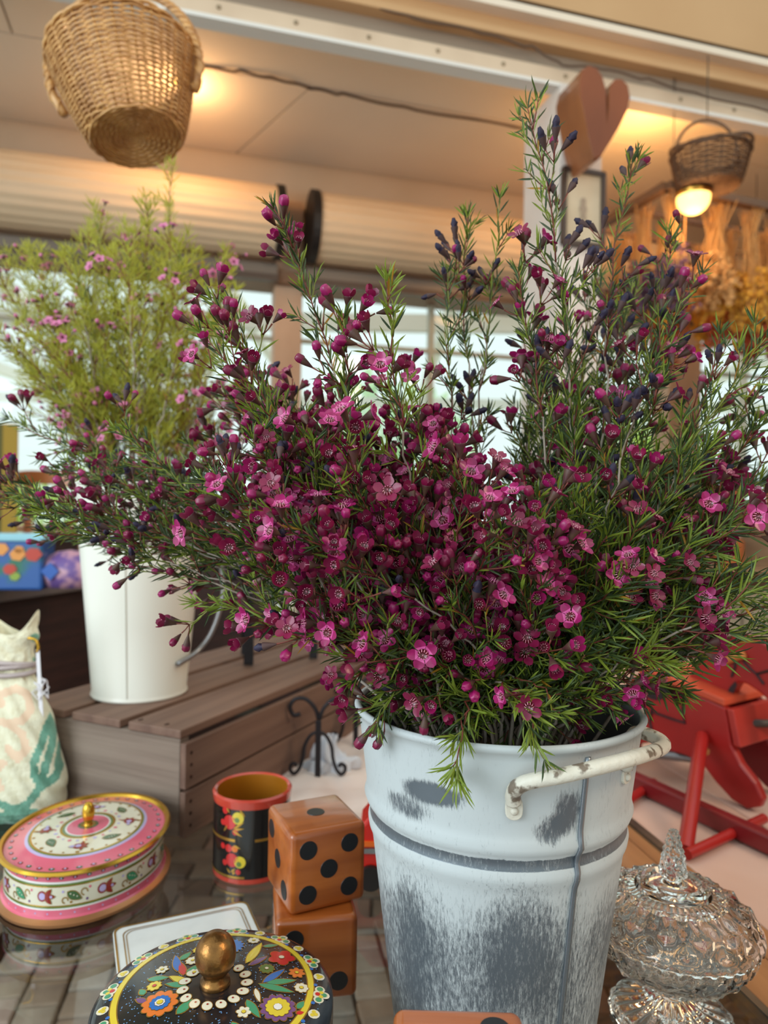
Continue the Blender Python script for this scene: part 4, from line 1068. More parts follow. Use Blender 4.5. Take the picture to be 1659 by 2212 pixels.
angS = math.atan2(cs_.y, cs_.x); angE = math.atan2(ce_.y, ce_.x)
for s in (th, LS - th): piece('end_panel', cpos(LE / 2, s, (HCR - .011) / 2 + .0002), (LE - .004, th * 1.6, HCR - .0115), cw, cro, angE, .0015)
slw = (LE - .026) / 3
for i in range(3): piece('slat', cpos(slw / 2 + i * (slw + .013), LS / 2, HCR - .0052), (LS, slw, .0102), cwt, cro, angS, .0015, meshkey='crslat')
for sd in (-1, 1):
    for i in range(2): piece('side_board', cpos((LE / 2) + sd * (LE / 2 + .004), LS / 2, .028 + i * .056), (LS, .008, .0525), cwt, cro, angS, .0012, meshkey='crside')
nm = M('rusty_nail', RGB(70, 44, 34), .6, .5)
for i in range(2):
    for j in range(3):
        pc_ = cpos(-.0082, .010, .014 + i * .056 + j * .014); mb = MB(); mb.lathe([(.0022, -.0005), (.002, .0006), (.0001, .0008)], pc_, 10, R=Matrix((cs_, Vector((0, 0, 1)), -ce_)).transposed()); mb.build('nail', nm, cro, origin=pc_)
    for j in range(2):
        pc_ = cpos(.03 + i * .04, .010 + j * .003, HCR); mb = MB(); mb.lathe([(.0022, -.0005), (.002, .0006), (.0001, .0008)], pc_, 10); mb.build('nail', nm, cro, origin=pc_)

wx = W(302, 1500, .985); wc = Vector((wx.x, .985, TOP + HCR + .0002)); WH = .290


def RW(z): return .0615 + (.0885 - .0615) * z / WH


we = M('cream_enamel', RGB(234, 231, 220), .38, coat=.15)
wbk = root('white_bucket', wc, 'tall cream white metal bucket of green waxflower standing on the wooden crate', 'bucket')
mb = MB(); mb.lathe([(.001, .003), (RW(0) - .001, .003), (RW(0) + .001, 0), (RW(0) + .0025, .002), (RW(0) + .0018, .005), (RW(.01), .007), (RW(.1), .1), (RW(.2), .2), (RW(.28), .28), (RW(.28) + .002, .283), (RW(WH) + .001, WH), (RW(WH) - .002, WH + .001), (RW(.27) - .002, .27), (RW(.1) - .002, .1), (RW(.01) - .002, .01), (.001, .008)], wc, 96); mb.build('bucket_body', we, wbk, smooth=True)
p_ = cylray(272, 1350, .072, c=wc); aw = math.atan2(p_.y - wc.y, p_.x - wc.x)
mb = MB(); mb.tube([wc + Vector((math.cos(aw), math.sin(aw), 0)) * (RW(z) + .0001) + Vector((0, 0, z)) for z in (.006, .1, .2, .28)], .0009, 6); mb.build('seam', M('cream_seam', RGB(196, 190, 176), .5), wbk)
hd = Vector((1, .25, 0)).normalized()
mb = MB(); zz = [wc + hd * (RW(.25) + .001) + Vector((0, 0, .25)), wc + hd * (RW(.25) + .012) + Vector((0, -.004, .235)), wc + hd * .108 + Vector((0, 0, .17)), wc + hd * .112 + Vector((0, -.01, .13)), wc + hd * .100 + Vector((0, -.014, .085)), wc + hd * .082 + Vector((0, -.02, .058)), wc + hd * .064 + Vector((0, -.05, .047))]
mb.tube(smooth_path(zz), .0036, 8); mb.build('handle', M('steel_handle', RGB(150, 150, 152), .35, .8), wbk, smooth='all')

# black iron stand and candle jar on the crate
iron = M('black_iron', RGB(38, 34, 38), .5, .5, bump=(90, .3, (1, 1, 1)))
ctop = TOP + HCR


def oncr(px, py): p = atH(px, py, dropC); return p


f0 = oncr(536, 1440)
st = root('iron_easel', (f0.x, f0.y, ctop), 'dark flat-legged iron easel standing on the wooden crate', 'stand')
for dx, dy, wd in ((0, 0, .010), (-.022, .085, .009), (.10, .06, .009)):
    q = Vector((f0.x + dx, f0.y + dy, ctop)); tpp = Vector((f0.x - .006 + dx * .25, f0.y + .02 + dy * .3, ctop + .15))
    L_ = [q + Vector((0, -.004, .004)), q + Vector((0, .0, .002)), q + Vector((0, .004, .03)), q.lerp(tpp, .45), q.lerp(tpp, .8), tpp]
    mb = MB()
    for i in range(len(L_) - 1):
        a0, a1 = L_[i], L_[i + 1]; mb.prism([a0 - Vector((wd / 1.3, 0, 0)), a1 - Vector((wd / 1.3, 0, 0)), a1 + Vector((wd / 1.3, 0, 0)), a0 + Vector((wd / 1.3, 0, 0))], (0, .004, 0))
    mb.build('leg', iron, st)
tpp = Vector((f0.x - .006, f0.y + .03, ctop + .15))
mb = MB(); mb.tube(smooth_path([tpp + Vector((.03, 0, 0)), tpp + Vector((.034, 0, .02)), tpp + Vector((.018, 0, .032)), tpp + Vector((0, 0, .02)), tpp, tpp + Vector((-.03, 0, -.01)), tpp + Vector((-.05, 0, .005)), tpp + Vector((-.045, 0, .022)), tpp + Vector((-.03, 0, .018))]), .0035, 7); mb.build('scroll', iron, st, smooth='all')
jl = oncr(618, 1362); jl.z = ctop
jr = root('candle_jar', jl, 'clear glass jar holding a white candle at the back of the crate', 'jar')
mb = MB(); mb.lathe([(.001, 0), (.034, 0), (.038, .006), (.038, .08), (.036, .082), (.035, .08), (.035, .008), (.001, .006)], jl, 32); mb.build('glass_jar', thin_glass('jar_glass', (.95, .97, .96, 1), 1.5), jr, smooth=True)
mb = MB(); mb.lathe([(.001, .0065), (.022, .0065), (.0225, .055), (.019, .058), (.001, .056)], jl, 24); mb.build('candle', M('white_wax', RGB(244, 236, 224), .5), jr, smooth=True)

# ------------------------------------------------------------------ chenille bag at the left
bgc = Vector((-.462, .872, TOP)); BH = .237
peach = M('peach_chenille', RGB(240, 208, 178), .95, sheen=.3); creamf = M('cream_chenille', RGB(240, 234, 206), .95, sheen=.3, var=(RGB(226, 216, 182), 120, (1, 1, 1), .45, .75), bump=(300, .6, (1, 1, 1))); greenf = M('green_chenille', RGB(128, 182, 158), .95, sheen=.3, var=(RGB(96, 150, 128), 60, (1, 1, 1), .4, .7), bump=(300, .8, (1, 1, 1)))


def bw(v):
    K = [(0, .058), (.04, .072), (.15, .077), (.3, .071), (.5, .058), (.66, .046), (.74, .035), (.79, .033), (.86, .036), (.95, .040), (1, .040)]
    for i in range(len(K) - 1):
        if K[i][0] <= v <= K[i + 1][0]: t = (v - K[i][0]) / (K[i + 1][0] - K[i][0]); t = t * t * (3 - 2 * t); return K[i][1] + (K[i + 1][1] - K[i][1]) * t
    return .04


def bagp(u, v):
    a_ = 2 * PI * u; A = bw(v); B = A * (.44 if v > .05 else .40); x = A * math.copysign(abs(math.cos(a_)) ** .85, math.cos(a_)); y = B * math.sin(a_)
    ridge = .0024 * math.sin((x * .75 + v * BH * .45) * 420) if v < .97 else 0
    k = 1 + ridge / A; top = BH * v
    if v > .8: top += (v - .8) / .2 * (.010 * math.cos(2 * a_ * 1.0 + .3) + .007 * math.cos(3 * a_))
    if .7 < v < .85: k += .03 * math.sin(14 * a_)
    return bgc + Vector((x * k, y * k, top))


pat = {'g': [[(30, 1744), (75, 1722), (100, 1690), (135, 1665), (152, 1620), (150, 1570), (130, 1536), (112, 1570), (100, 1610), (86, 1640), (92, 1672)], [(130, 1545), (126, 1600), (112, 1650), (100, 1690)], [(150, 1580), (140, 1640)],
             [(10, 1722), (60, 1738), (120, 1742), (165, 1730)], [(85, 1386), (100, 1384)], [(0, 1362), (8, 1352)], [(90, 1430), (96, 1420)]],
       'p': [[(20, 1500), (45, 1490), (70, 1500), (80, 1530), (60, 1555), (30, 1560), (5, 1556)], [(30, 1560), (60, 1580), (72, 1610), (52, 1632), (30, 1610)], [(15, 1520), (5, 1500), (0, 1520)], [(20, 1640), (0, 1660), (15, 1690)]]}


def dseg(p, a_, b_):
    ax_, ay = a_; bx_, by = b_; dx, dy = bx_ - ax_, by - ay; t = max(0, min(1, ((p[0] - ax_) * dx + (p[1] - ay) * dy) / (dx * dx + dy * dy + 1e-9))); return math.hypot(p[0] - ax_ - t * dx, p[1] - ay - t * dy)


def bagm(u, v):
    if math.sin(2 * PI * u) > .15: return 0
    p = bagp(u, v); px = PCX + F * p.x / p.y + 6; D = (CZ - p.z) / p.y; py = PCY + D * F - 30 * (1 - v) + 0
    for i, k in ((2, 'g'), (1, 'p')):
        for ln in pat[k]:
            for a_, b_ in zip(ln, ln[1:]):
                if dseg((px, py), a_, b_) < 8.5: return i
    if v < .075: return 2
    return 0


bag = root('chenille_bag', bgc, 'quilted cream chenille drawstring bag with green leaves and peach loops at the left', 'bag')
mb = MB(); mb.grid(bagp, 150, 130, mfn=bagm, wrap=True); b_ = len(mb.v); mb.v.append(tuple(bgc + Vector((0, 0, .001)))); mb.f += [(b_, (i + 1) % 150, i) for i in range(150)]; mb.m += [2] * 150
mb.build('cloth_body', [creamf, peach, greenf], bag, smooth='all', fixn=False)
lil = M('grey_lilac_string', RGB(188, 172, 170), .8, bump=(200, .5, (1, 1, 1)))
for i, v in enumerate((.755, .775, .800)):
    mb = MB(); mb.tube([bgc + Vector(((bw(v) + .003) * math.cos(t), (bw(v) * .44 + .004) * math.sin(t), BH * v + .003 * math.sin(t + i * 2))) for t in [2 * PI * j / 40 for j in range(40)]], .0030, 6, closed=True); mb.build('tie_string', lil, bag, smooth='all')
mb = MB(); tg = bgc + Vector((.036, -.012, .218)); mb.tube(smooth_path([tg + Vector((-.003, 0, .003)), tg + Vector((.006, 0, .001)), tg + Vector((.010, 0, -.008)), tg + Vector((.008, 0, -.014))]), .0016, 6); mb.build('gold_pin', gd, bag, smooth='all')
wth = M('white_thread', RGB(232, 228, 232), .7)
mb = MB(); q0 = tg + Vector((.009, 0, -.011)); q1 = q0 + Vector((.006, 0, -.085)); mb.prism([q0 - Vector((.0022, 0, 0)), q0 + Vector((.0022, 0, 0)), q1 + Vector((.0025, 0, 0)), q1 - Vector((.0025, 0, 0))], (0, .0006, 0))
r = random.Random(2)
for i in range(5):
    qq = q0.lerp(q1, .55); mb.tube([qq + Vector((r.uniform(-.010, .010), r.uniform(-.004, .004), r.uniform(-.014, .014))) for _ in range(5)], .0009, 5)
mb.build('thread_tag', wth, bag)

# ------------------------------------------------------------------ crystal dish
kc = Vector((.2235, .539, TOP)); crys = real_glass('crystal_glass')
kd = root('crystal_dish', kc, 'cut crystal covered candy dish with a pointed finial beside the grey bucket', 'dish')


def dens(P, n=3):
    out = []
    for i in range(len(P) - 1):
        for q in range(n): t = q / n; out.append((P[i][0] + (P[i + 1][0] - P[i][0]) * t, P[i][1] + (P[i + 1][1] - P[i][1]) * t, P[i][2]))
    out.append(P[-1]); return out


def cut(prof, name, nt=192, n=4):
    P = dens(prof, n); mb = MB(); b0 = 0; arc = 0; k = nt
    arcs = [0]
    for i in range(1, len(P)): arcs.append(arcs[-1] + math.hypot(P[i][0] - P[i - 1][0], P[i][1] - P[i - 1][1]))
    for i, (rr, z, tp) in enumerate(P):
        a_, b_ = P[max(i - 1, 0)], P[min(i + 1, len(P) - 1)]; tx, tz = b_[0] - a_[0], b_[1] - a_[1]; l = math.hypot(tx, tz) or 1; nx, nz = tz / l, -tx / l
        for j in range(k):
            t = 2 * PI * j / k; d = 0.0
            if tp == 1:   # diamonds
                m_ = 14; s_ = arcs[i] / .0085; u_ = t * m_ / PI / 2; A_ = abs(((u_ + s_ * .5) % 1) - .5) * 2; B_ = abs(((u_ - s_ * .5) % 1) - .5) * 2; d = .0042 * (min(A_, B_) - .35)
            elif tp == 2: d = .0012 * abs(math.sin(t * 24))
            elif tp == 3: d = .0017 * abs(math.sin(t * 4 + (i // 3) * .8)) * abs(math.sin(i * 1.05))
            elif tp == 4: d = .0014 * abs(math.cos(t * 10))
            elif tp == 5: d = .0009 * math.copysign(1, math.sin(t * 36)) * .6
            mb.v.append(tuple(kc + Vector(((rr + nx * d) * math.cos(t), (rr + nx * d) * math.sin(t), z + nz * d))))
    for i in range(len(P) - 1):
        for j in range(k): mb.f.append((i * k + j, i * k + (j + 1) % k, (i + 1) * k + (j + 1) % k, (i + 1) * k + j)); mb.m.append(0)
    return mb.build(name, crys, kd, smooth=True, fixn=True)


cut([(.0005, 0.0005, 0), (.042, 0.0002, 0), (.0445, .002, 4), (.040, .006, 4), (.022, .011, 4), (.0105, .018, 0), (.013, .024, 0), (.011, .027, 1), (.030, .034, 1), (.048, .046, 1), (.057, .058, 2), (.0595, .064, 5), (.0605, .0695, 0), (.0570, .0695, 0), (.0545, .060, 0), (.045, .048, 0), (.025, .038, 0), (.0005, .036, 0)], 'bowl')
cut([(.0005, .0965, 0), (.030, .0935, 0), (.050, .0835, 0), (.0575, .0745, 0), (.0585, .0702, 0), (.0625, .0702, 5), (.0630, .0745, 0), (.0605, .0800, 1), (.0520, .0880, 1), (.0385, .0945, 1), (.0365, .0975, 0), (.0345, .0962, 2), (.0280, .0982, 0), (.0262, .1008, 0), (.0240, .0985, 0), (.0225, .1035, 0), (.0200, .1045, 0), (.0170, .1010, 0), (.0090, .1020, 0),
     (.0060, .1045, 0), (.0085, .1075, 3), (.0092, .1110, 3), (.0088, .1150, 3), (.0078, .1200, 3), (.0068, .1250, 3), (.0055, .1300, 3), (.0042, .1350, 3), (.0030, .1395, 3), (.0015, .1425, 0), (.0003, .1430, 0)], 'lid', n=3)

# ------------------------------------------------------------------ red rocking horse
redp = M('red_paint', RGB(164, 24, 20), .42, coat=.2, var=(RGB(138, 18, 17), 10, (1, 1, 1), .4, .75)); dred = M('dark_red_paint', RGB(122, 18, 24), .45, coat=.3); orgp = M('worn_orange_red', RGB(206, 84, 52), .5, var=(RGB(186, 60, 36), 14, (1, 1, 1), .4, .7)); blk = M('black_paint', RGB(36, 18, 24), .5); peg = M('bare_dowel', RGB(190, 120, 66), .5)
hu = Vector((.56, -.828, 0)).normalized(); hn = Vector((hu.y, -hu.x, 0))       # hn points to the camera side
if hn.dot(Vector((0, -1, 0))) < 0: hn = -hn
hO = W(1500, 1600, .985)
hr = root('rocking_horse', (hO.x, hO.y, TOP), 'red painted wooden rocking horse standing on the pale pink planks', 'rocking horse')


def hp(px, py, off=0.0): return onP(px, py, hO + hn * off, hn)


def plank_px(name, poly, off, th_, mat, parent=hr, bevel=.003):
    P = [hp(x, y, off) for x, y in poly]; mb = MB(); mb.prism(P, -hn * th_); return mb.build(name, mat, parent, bevel=bevel)


side = [(1352, 1470), (1380, 1455), (1430, 1472), (1480, 1492), (1530, 1512), (1566, 1528), (1572, 1560), (1580, 1610), (1600, 1650), (1632, 1692), (1648, 1728), (1640, 1744), (1612, 1748), (1580, 1728), (1545, 1690), (1515, 1650), (1480, 1632), (1440, 1622), (1405, 1604), (1378, 1608), (1366, 1650), (1345, 1680), (1322, 1690), (1318, 1670), (1335, 1620), (1340, 1540)]
plank_px('side_plank', side, 0, .014, redp)
P = [hp(x, y, 0) - hn * .085 for x, y in side]; mb = MB(); mb.prism(P, -hn * .014); mb.build('side_plank', dred, hr, bevel=.003)
sp = [hp(x, y, 0) for x, y in ((1380, 1455), (1480, 1492), (1566, 1528))]
for i in range(2):
    a0, a1 = sp[i], sp[i + 1]; mb = MB(); mb.prism([a0 + Vector((0, 0, .001)) + hn * .002, a1 + Vector((0, 0, .001)) + hn * .002, a1 + Vector((0, 0, .001)) - hn * .101, a0 + Vector((0, 0, .001)) - hn * .101], (0, 0, .010)); mb.build('seat_board', orgp, hr, bevel=.002)
cp0 = hp(1568, 1530); cp1 = hp(1584, 1612); mb = MB(); mb.prism([cp0, cp1, cp1 - hn * .10, cp0 - hn * .10], hu * .010); mb.build('chest_board', M('worn_red', RGB(176, 48, 40), .45, var=(RGB(150, 30, 26), 12, (1, 1, 1), .4, .7)), hr, bevel=.002)
head = [(1474, 1488), (1490, 1455), (1508, 1420), (1524, 1396), (1550, 1378), (1590, 1370), (1632, 1378), (1668, 1398), (1700, 1440), (1730, 1500), (1740, 1545), (1722, 1562), (1698, 1550), (1668, 1522), (1640, 1496), (1612, 1478), (1594, 1474), (1584, 1490), (1574, 1520), (1570, 1540)]
plank_px('head_and_neck', head, -.035, .022, redp)
for (a0, a1) in (((1508, 1424), (1530, 1408)), ((1517, 1410), (1540, 1396)), ((1528, 1399), (1551, 1386)), ((1542, 1390), (1566, 1378)), ((1556, 1384), (1580, 1376)), ((1500, 1440), (1520, 1424))):
    mb = MB(); mb.tube([hp(*a0, -.034), hp(*a1, -.034)], .0022, 6); mb.build('mane_stripe', blk, hr)
for pl, off in (([(1606, 1428), (1622, 1446), (1634, 1456), (1664, 1448)], -.034), ([(1634, 1456), (1650, 1478)], -.034), ([(1476, 1500), (1474, 1540), (1480, 1562), (1448, 1552), (1410, 1538)], .001), ([(1408, 1530), (1404, 1560), (1412, 1600)], .001), ([(1585, 1412), (1588, 1440), (1580, 1462)], -.034)):
    mb = MB(); mb.tube([hp(x, y, off) for x, y in pl], .0018, 6); mb.build('painted_line', blk, hr)
mb = MB(); e0_ = hp(1570, 1426, -.034); mb.tube([hp(1566, 1428, -.032), hp(1606, 1414, -.028)], .0055, 10); mb.build('ear_peg', peg, hr, smooth=True)
mb = MB(); mb.prism([hp(1418 + 34 * math.cos(t), 1482 + 34 * max(-.25, math.sin(t)) * .9, .0012) for t in [2 * PI * i / 20 for i in range(20)]], -hn * .001); mb.build('saddle_patch', blk, hr)
mb = MB(); mb.prism([hp(x, y, -.0335) for x, y in ((1588, 1472), (1592, 1480), (1574, 1518), (1564, 1514), (1576, 1484))], -hn * .001); mb.build('bridle_patch', blk, hr)
mb = MB(); q0 = hp(1598, 1562, -.03); mb.tube([q0, q0 + Vector((.11, 0, .0))], .0055, 10); mb.build('foot_rod', M('dark_rod', RGB(56, 44, 40), .4), hr, smooth=True)
mb = MB(); q0 = hp(1498, 1638, -.02); mb.tube([q0, q0 + Vector((-.13, .03, .004))], .0065, 10); mb.build('axle_rod', M('steel_rod', RGB(140, 138, 140), .35, .8), hr, smooth=True)


def ont(px, py, up=.0): p = atH(px, py, .38 - up); return p


ra, rb_ = ont(1330, 1668, .012), ont(1700, 1838, .012); rd = (rb_ - ra); ang = math.atan2(rd.y, rd.x)
piece('base_rail', (ra + rb_) / 2, (rd.length, .018, .022), dred, hr, ang, .003)
lg0 = hp(1516, 1590, .006); lg1 = ont(1480, 1838, .006)
mb = MB(); mb.tube([lg0, lg1], .0088, 12); mb.build('leg_post', redp, hr, smooth=True)
for a0, a1 in (((1484, 1846), (1650, 1768)), ((1345, 1738), (1412, 1690))):
    mb = MB(); mb.tube([ont(*a0, .008), ont(*a1, .008)], .0062, 10); mb.build('cross_bar', redp, hr, smooth=True)
mb = MB(); mb.tube([hp(1520, 1625, .0), hp(1575, 1605, -.02)], .006, 8); mb.build('dowel', peg, hr, smooth=True)
lgb = hp(1360, 1600, -.09); mb = MB(); mb.tube([lgb, Vector((lgb.x, lgb.y, TOP + .01))], .0088, 12); mb.build('leg_post', redp, hr, smooth=True)

# ------------------------------------------------------------------ small things behind the dice
clm = M('white_cloth', RGB(226, 212, 206), .85, var=(RGB(208, 186, 178), 9, (1, 1, 1), .45, .75)); r = random.Random(4)
A0 = atH(700, 1690, .38)


def clf(u, v):
    x = A0.x - .095 + u * .24; y = A0.y - .14 + v * .40; return Vector((x + .01 * math.sin(v * 9), y + .01 * math.sin(u * 7), TOP + .0025 + .0035 * abs(math.sin(u * 11 + v * 5)) + .003 * abs(math.sin(v * 17 - u * 3))))


mb = MB(); mb.grid(clf, 40, 50); mb.add([], [])
tag(mb.build('table_cloth_scrap', clm, None, smooth='all', origin=(A0.x, A0.y, TOP)), 'crumpled pinkish white cloth lying flat behind the dice and cup', 'cloth')
tsm = M('white_tissue', RGB(222, 226, 236), .7, trans=.2)
T0 = atH(712, 1660, .374); mb = MB()


def tis(u, v):
    a_ = 2 * PI * u; rr = .036 * (1 - v * .80) * (1 + .22 * math.sin(5 * a_ + v * 5) + .14 * math.sin(9 * a_ - v * 6)); return T0 + Vector((rr * math.cos(a_) + .006 * math.sin(v * 7), rr * .7 * math.sin(a_), v * .036 + .012 * abs(math.sin(3 * a_ + v * 4)) * v + .006 * math.sin(v * 9)))


mb.grid(tis, 40, 12, wrap=True); tag(mb.build('tissue', tsm, None, smooth='all', fixn=False, origin=T0), 'crumpled white tissue paper between the curled legs of the iron stand', 'tissue')


def scroll_stand(px, py, s, label):
    p = atH(px, py, .3745); p.z = TOP + .0065; t = root('iron_stand', p, label, 'stand', None); Zu = Vector((0, 0, 1)); X_ = Vector((1, 0, 0))
    mb = MB(); mb.box(p + Zu * .042 * s, (.0085 * s, .004, .084 * s)); mb.build('upright', iron, t, bevel=.0008)
    for sg in (-1, 1):
        c = [(.002, .080), (.012, .074), (.020, .058), (.022, .042), (.027, .026), (.034, .018), (.040, .022), (.040, .030), (.034, .033), (.031, .029)]
        mb = MB(); mb.tube(smooth_path([p + X_ * sg * x * s + Zu * (z * s - .012) for x, z in c], 4), .0028 * s, 6); mb.build('curled_leg', iron, t, smooth='all')
        c = [(.001, .082), (.006, .098), (.020, .112), (.036, .112), (.044, .100), (.038, .088), (.028, .090)]
        mb = MB(); mb.tube(smooth_path([p + X_ * sg * x * s + Zu * z * s + Vector((0, .012, 0)) for x, z in c], 4), .0032 * s, 6); mb.build('upper_scroll', iron, t, smooth='all')
    return t


scroll_stand(686, 1681, .95, 'black wrought iron scroll stand on the white cloth behind the dice')
scroll_stand(768, 1612, .95, 'black iron scroll stand farther back, touching the left edge of the bucket')
toyc = atH(812, 1905, .38); toyc = Vector((.012, .735, TOP)); tr = root('toy_car', toyc, 'small red toy car with orange and silver trim behind the grey bucket', 'toy')
rdm = M('toy_red', RGB(204, 30, 20), .25, coat=.7)
bodyp = [(-.043, .012), (-.045, .030), (-.036, .040), (-.030, .064), (-.018, .078), (.030, .078), (.045, .050), (.080, .044), (.084, .012)]
mb = MB(); mb.prism([toyc + Vector((x, -.022, z)) for x, z in bodyp], (0, .044, 0)); mb.build('car_body', rdm, tr, bevel=.003)
for z, m_ in ((.047, M('toy_orange', RGB(232, 110, 40), .3)), (.040, M('toy_silver', RGB(180, 184, 190), .25, .9))):
    mb = MB(); mb.box(toyc + Vector((.015, 0, z)), (.124, .048, .005)); mb.build('trim_strip', m_, tr)
for x in (-.02, .06):
    for y in (-.023, .023):
        mb = MB(); mb.lathe([(.0001, -.004), (.012, -.004), (.013, 0), (.012, .004), (.0001, .004)], toyc + Vector((x, y, .013)), 20, R=Matrix.Rotation(PI / 2, 3, 'X')); mb.build('wheel', black, tr, smooth=True)

# ------------------------------------------------------------------ waxflower branches
stem_w = M('pale_bark', RGB(172, 158, 146), .7, var=(RGB(132, 112, 96), 60, (1, 1, .3), .4, .7)); stem_r = M('red_twig', RGB(116, 52, 40), .6); stem_g = M('green_twig', RGB(122, 128, 56), .6)
nd = [M('needle_deep', RGB(54, 72, 36), .5, trans=.2), M('needle_mid', RGB(80, 100, 42), .5, trans=.25), M('needle_fresh', RGB(128, 146, 50), .5, trans=.3), M('needle_amber', RGB(176, 128, 40), .5, trans=.3)]
ndw = [M('needle_back_mid', RGB(84, 108, 42), .55, trans=.35), M('needle_back_fresh', RGB(124, 146, 50), .55, trans=.4), M('needle_back_yellow', RGB(184, 184, 74), .55, trans=.45), nd[3]]
pet = M('magenta_petal', RGB(164, 24, 100), .42, trans=.10, var=(RGB(132, 16, 74), 140, (1, 1, 1), .4, .7), coat=.15); pet2 = M('deep_petal', RGB(128, 16, 64), .42, trans=.10, coat=.15); petp = M('soft_pink_petal', RGB(222, 130, 176), .5, trans=.25)
cal = M('maroon_calyx', RGB(82, 34, 44), .55, var=(RGB(88, 62, 48), 120, (1, 1, 1), .4, .65)); cen = M('dark_centre', RGB(96, 10, 26), .3, coat=.4); stam = M('pale_stamen', RGB(222, 150, 170), .5); pale = M('petal_base', RGB(206, 84, 150), .45)
shr = M('withered_bud', RGB(46, 30, 54), .7, var=(RGB(34, 32, 58), 160, (1, 1, 1), .4, .6)); shc = M('withered_calyx', RGB(82, 58, 56), .7)


def tri_mesh(name, mb, mats, smooth=True):
    me = bpy.data.meshes.new(name); me.from_pydata(mb.v, [], mb.f)
    for m in mats: me.materials.append(m)
    me.polygons.foreach_set('material_index', mb.m)
    if smooth: me.polygons.foreach_set('use_smooth', [True] * len(me.polygons))
    me.update(); return me


def blossom_mesh(name, cup, pr, mats, seed, stamens=True, calyx=True):
    """five rounded petals round a dark cup; +Z is where the flower looks"""
    r = random.Random(seed); mb = MB(); R0 = .0034
    if calyx: mb.lathe([(.0006, -.0085, 1), (.0012, -.0065, 1), (.0024, -.0030, 1), (.0034, -.0004, 1), (.0034, .0002, 3), (.0031, -.0004, 2), (.0012, -.0014, 2), (.0001, -.0016, 2)], (0, 0, 0), 10)
    for k in range(5):
        a0 = 2 * PI * k / 5 + r.uniform(-.08, .08); cp = cup + r.uniform(-.12, .12); pv = []
        nu, nv = 4, 4
        for j in range(nv + 1):
            v = j / nv
            for i in range(nu + 1):
                u = i / nu * 2 - 1; wd = pr * (.37 + .68 * math.sin(min(1, v * 1.02 + .12) * PI * .86)) * (1 if v < .99 else .62); rad = v * pr * 1.9; bend = cp + v * (.25 if cup > .7 else -.15)
                x = R0 * .85 + rad * math.cos(bend); z = rad * math.sin(bend) - .0002 + (abs(u) ** 2) * .0006 * (1 if cup < .9 else .2)
                y = u * wd; ang = a0 + y / max(.0035, x) * (0.55 if cup > .7 else 0); yy = y * (1 if cup <= .7 else .45)
                pv.append((x * math.cos(ang) - yy * math.sin(a0), x * math.sin(ang) + yy * math.cos(a0), z))
        fs = []; b = len(mb.v)
        mb.v.extend(pv)
        for j in range(nv):
            for i in range(nu): mb.f.append((b + j * (nu + 1) + i, b + j * (nu + 1) + i + 1, b + (j + 1) * (nu + 1) + i + 1, b + (j + 1) * (nu + 1) + i)); mb.m.append(3 if (j == 0 and cup < .9) else 0)
    if stamens:
        for k in range(10):
            a_ = 2 * PI * k / 10; p0 = Vector((math.cos(a_) * .0029, math.sin(a_) * .0029, 0)); p1 = Vector((math.cos(a_) * .0021, math.sin(a_) * .0021, .0016)); w_ = Vector((-math.sin(a_), math.cos(a_), 0)) * .0002
            mb.add([p0 - w_, p0 + w_, p1 + w_, p1 - w_], [(0, 1, 2, 3)], 4)
            mb.add([p1 + Vector(q) * .00032 for q in ((1, 0, 0), (0, 1, 0), (-1, 0, 0), (0, -1, 0), (0, 0, 1.3))], [(0, 1, 4), (1, 2, 4), (2, 3, 4), (3, 0, 4)], 4)
        mb.tube([(0, 0, -.0012), (0, 0, .0022)], .00025, 4, 4)
    return tri_mesh(name, mb, mats)


def bud_mesh(name, mats, dead=False, seed=1):
    r = random.Random(seed); mb = MB()
    mb.lathe([(.0006, -.0085, 1), (.0011, -.0068, 1), (.0021, -.0034, 1), (.0028, -.0004, 1), (.0029, .0004, 1)], (0, 0, 0), 9)
    b = len(mb.v); k = 15
    P = [(.0028, 0), (.0031, .0014), (.0030, .0034), (.0023, .0052), (.0013, .0058), (.00005, .0050)] if not dead else [(.0024, 0), (.0019, .0014), (.0024, .0030), (.0016, .0052), (.0010, .0064), (.00005, .0066)]
    for i, (rr, z) in enumerate(P):
        for j in range(k):
            a_ = 2 * PI * j / k + i * .12; f = 1 + (.16 * math.cos(5 * a_) if not dead else r.uniform(-.28, .28)); mb.v.append((rr * f * math.cos(a_), rr * f * math.sin(a_), z + (r.uniform(-.0004, .0004) if dead else 0)))
    for i in range(len(P) - 1):
        for j in range(k): mb.f.append((b + i * k + j, b + i * k + (j + 1) % k, b + (i + 1) * k + (j + 1) % k, b + (i + 1) * k + j)); mb.m.append(0)
    return tri_mesh(name, mb, mats)


FM = [pet, cal, cen, pale, stam]; FM2 = [pet2, cal, cen, pet2, stam]
ME = {'open': [blossom_mesh('blossom_open', .32, .0031, FM, 1), blossom_mesh('blossom_open', .62, .0030, FM, 2), blossom_mesh('blossom_open', .50, .0029, FM2, 8)],
      'half': [blossom_mesh('blossom_half', 1.05, .0026, FM, 3), blossom_mesh('blossom_half', 1.22, .0026, FM2, 4), blossom_mesh('blossom_half', .9, .0027, FM2, 5)],
      'bud': [bud_mesh('bud', [pet, cal], seed=1), bud_mesh('bud', [pet2, cal], seed=2)],
      'dead': [bud_mesh('withered_bud', [shr, shc], True, 3), bud_mesh('withered_bud', [shr, shc], True, 6)],
      'pink': [blossom_mesh('pink_blossom', .4, .0034, [petp, cal, pet2, petp, stam], 6, stamens=False), bud_mesh('pink_bud', [petp, cal], seed=9)]}
NAMEOF = {'open': 'blossom', 'half': 'half_open_blossom', 'bud': 'bud', 'dead': 'withered_bud', 'pink': 'pink_blossom'}

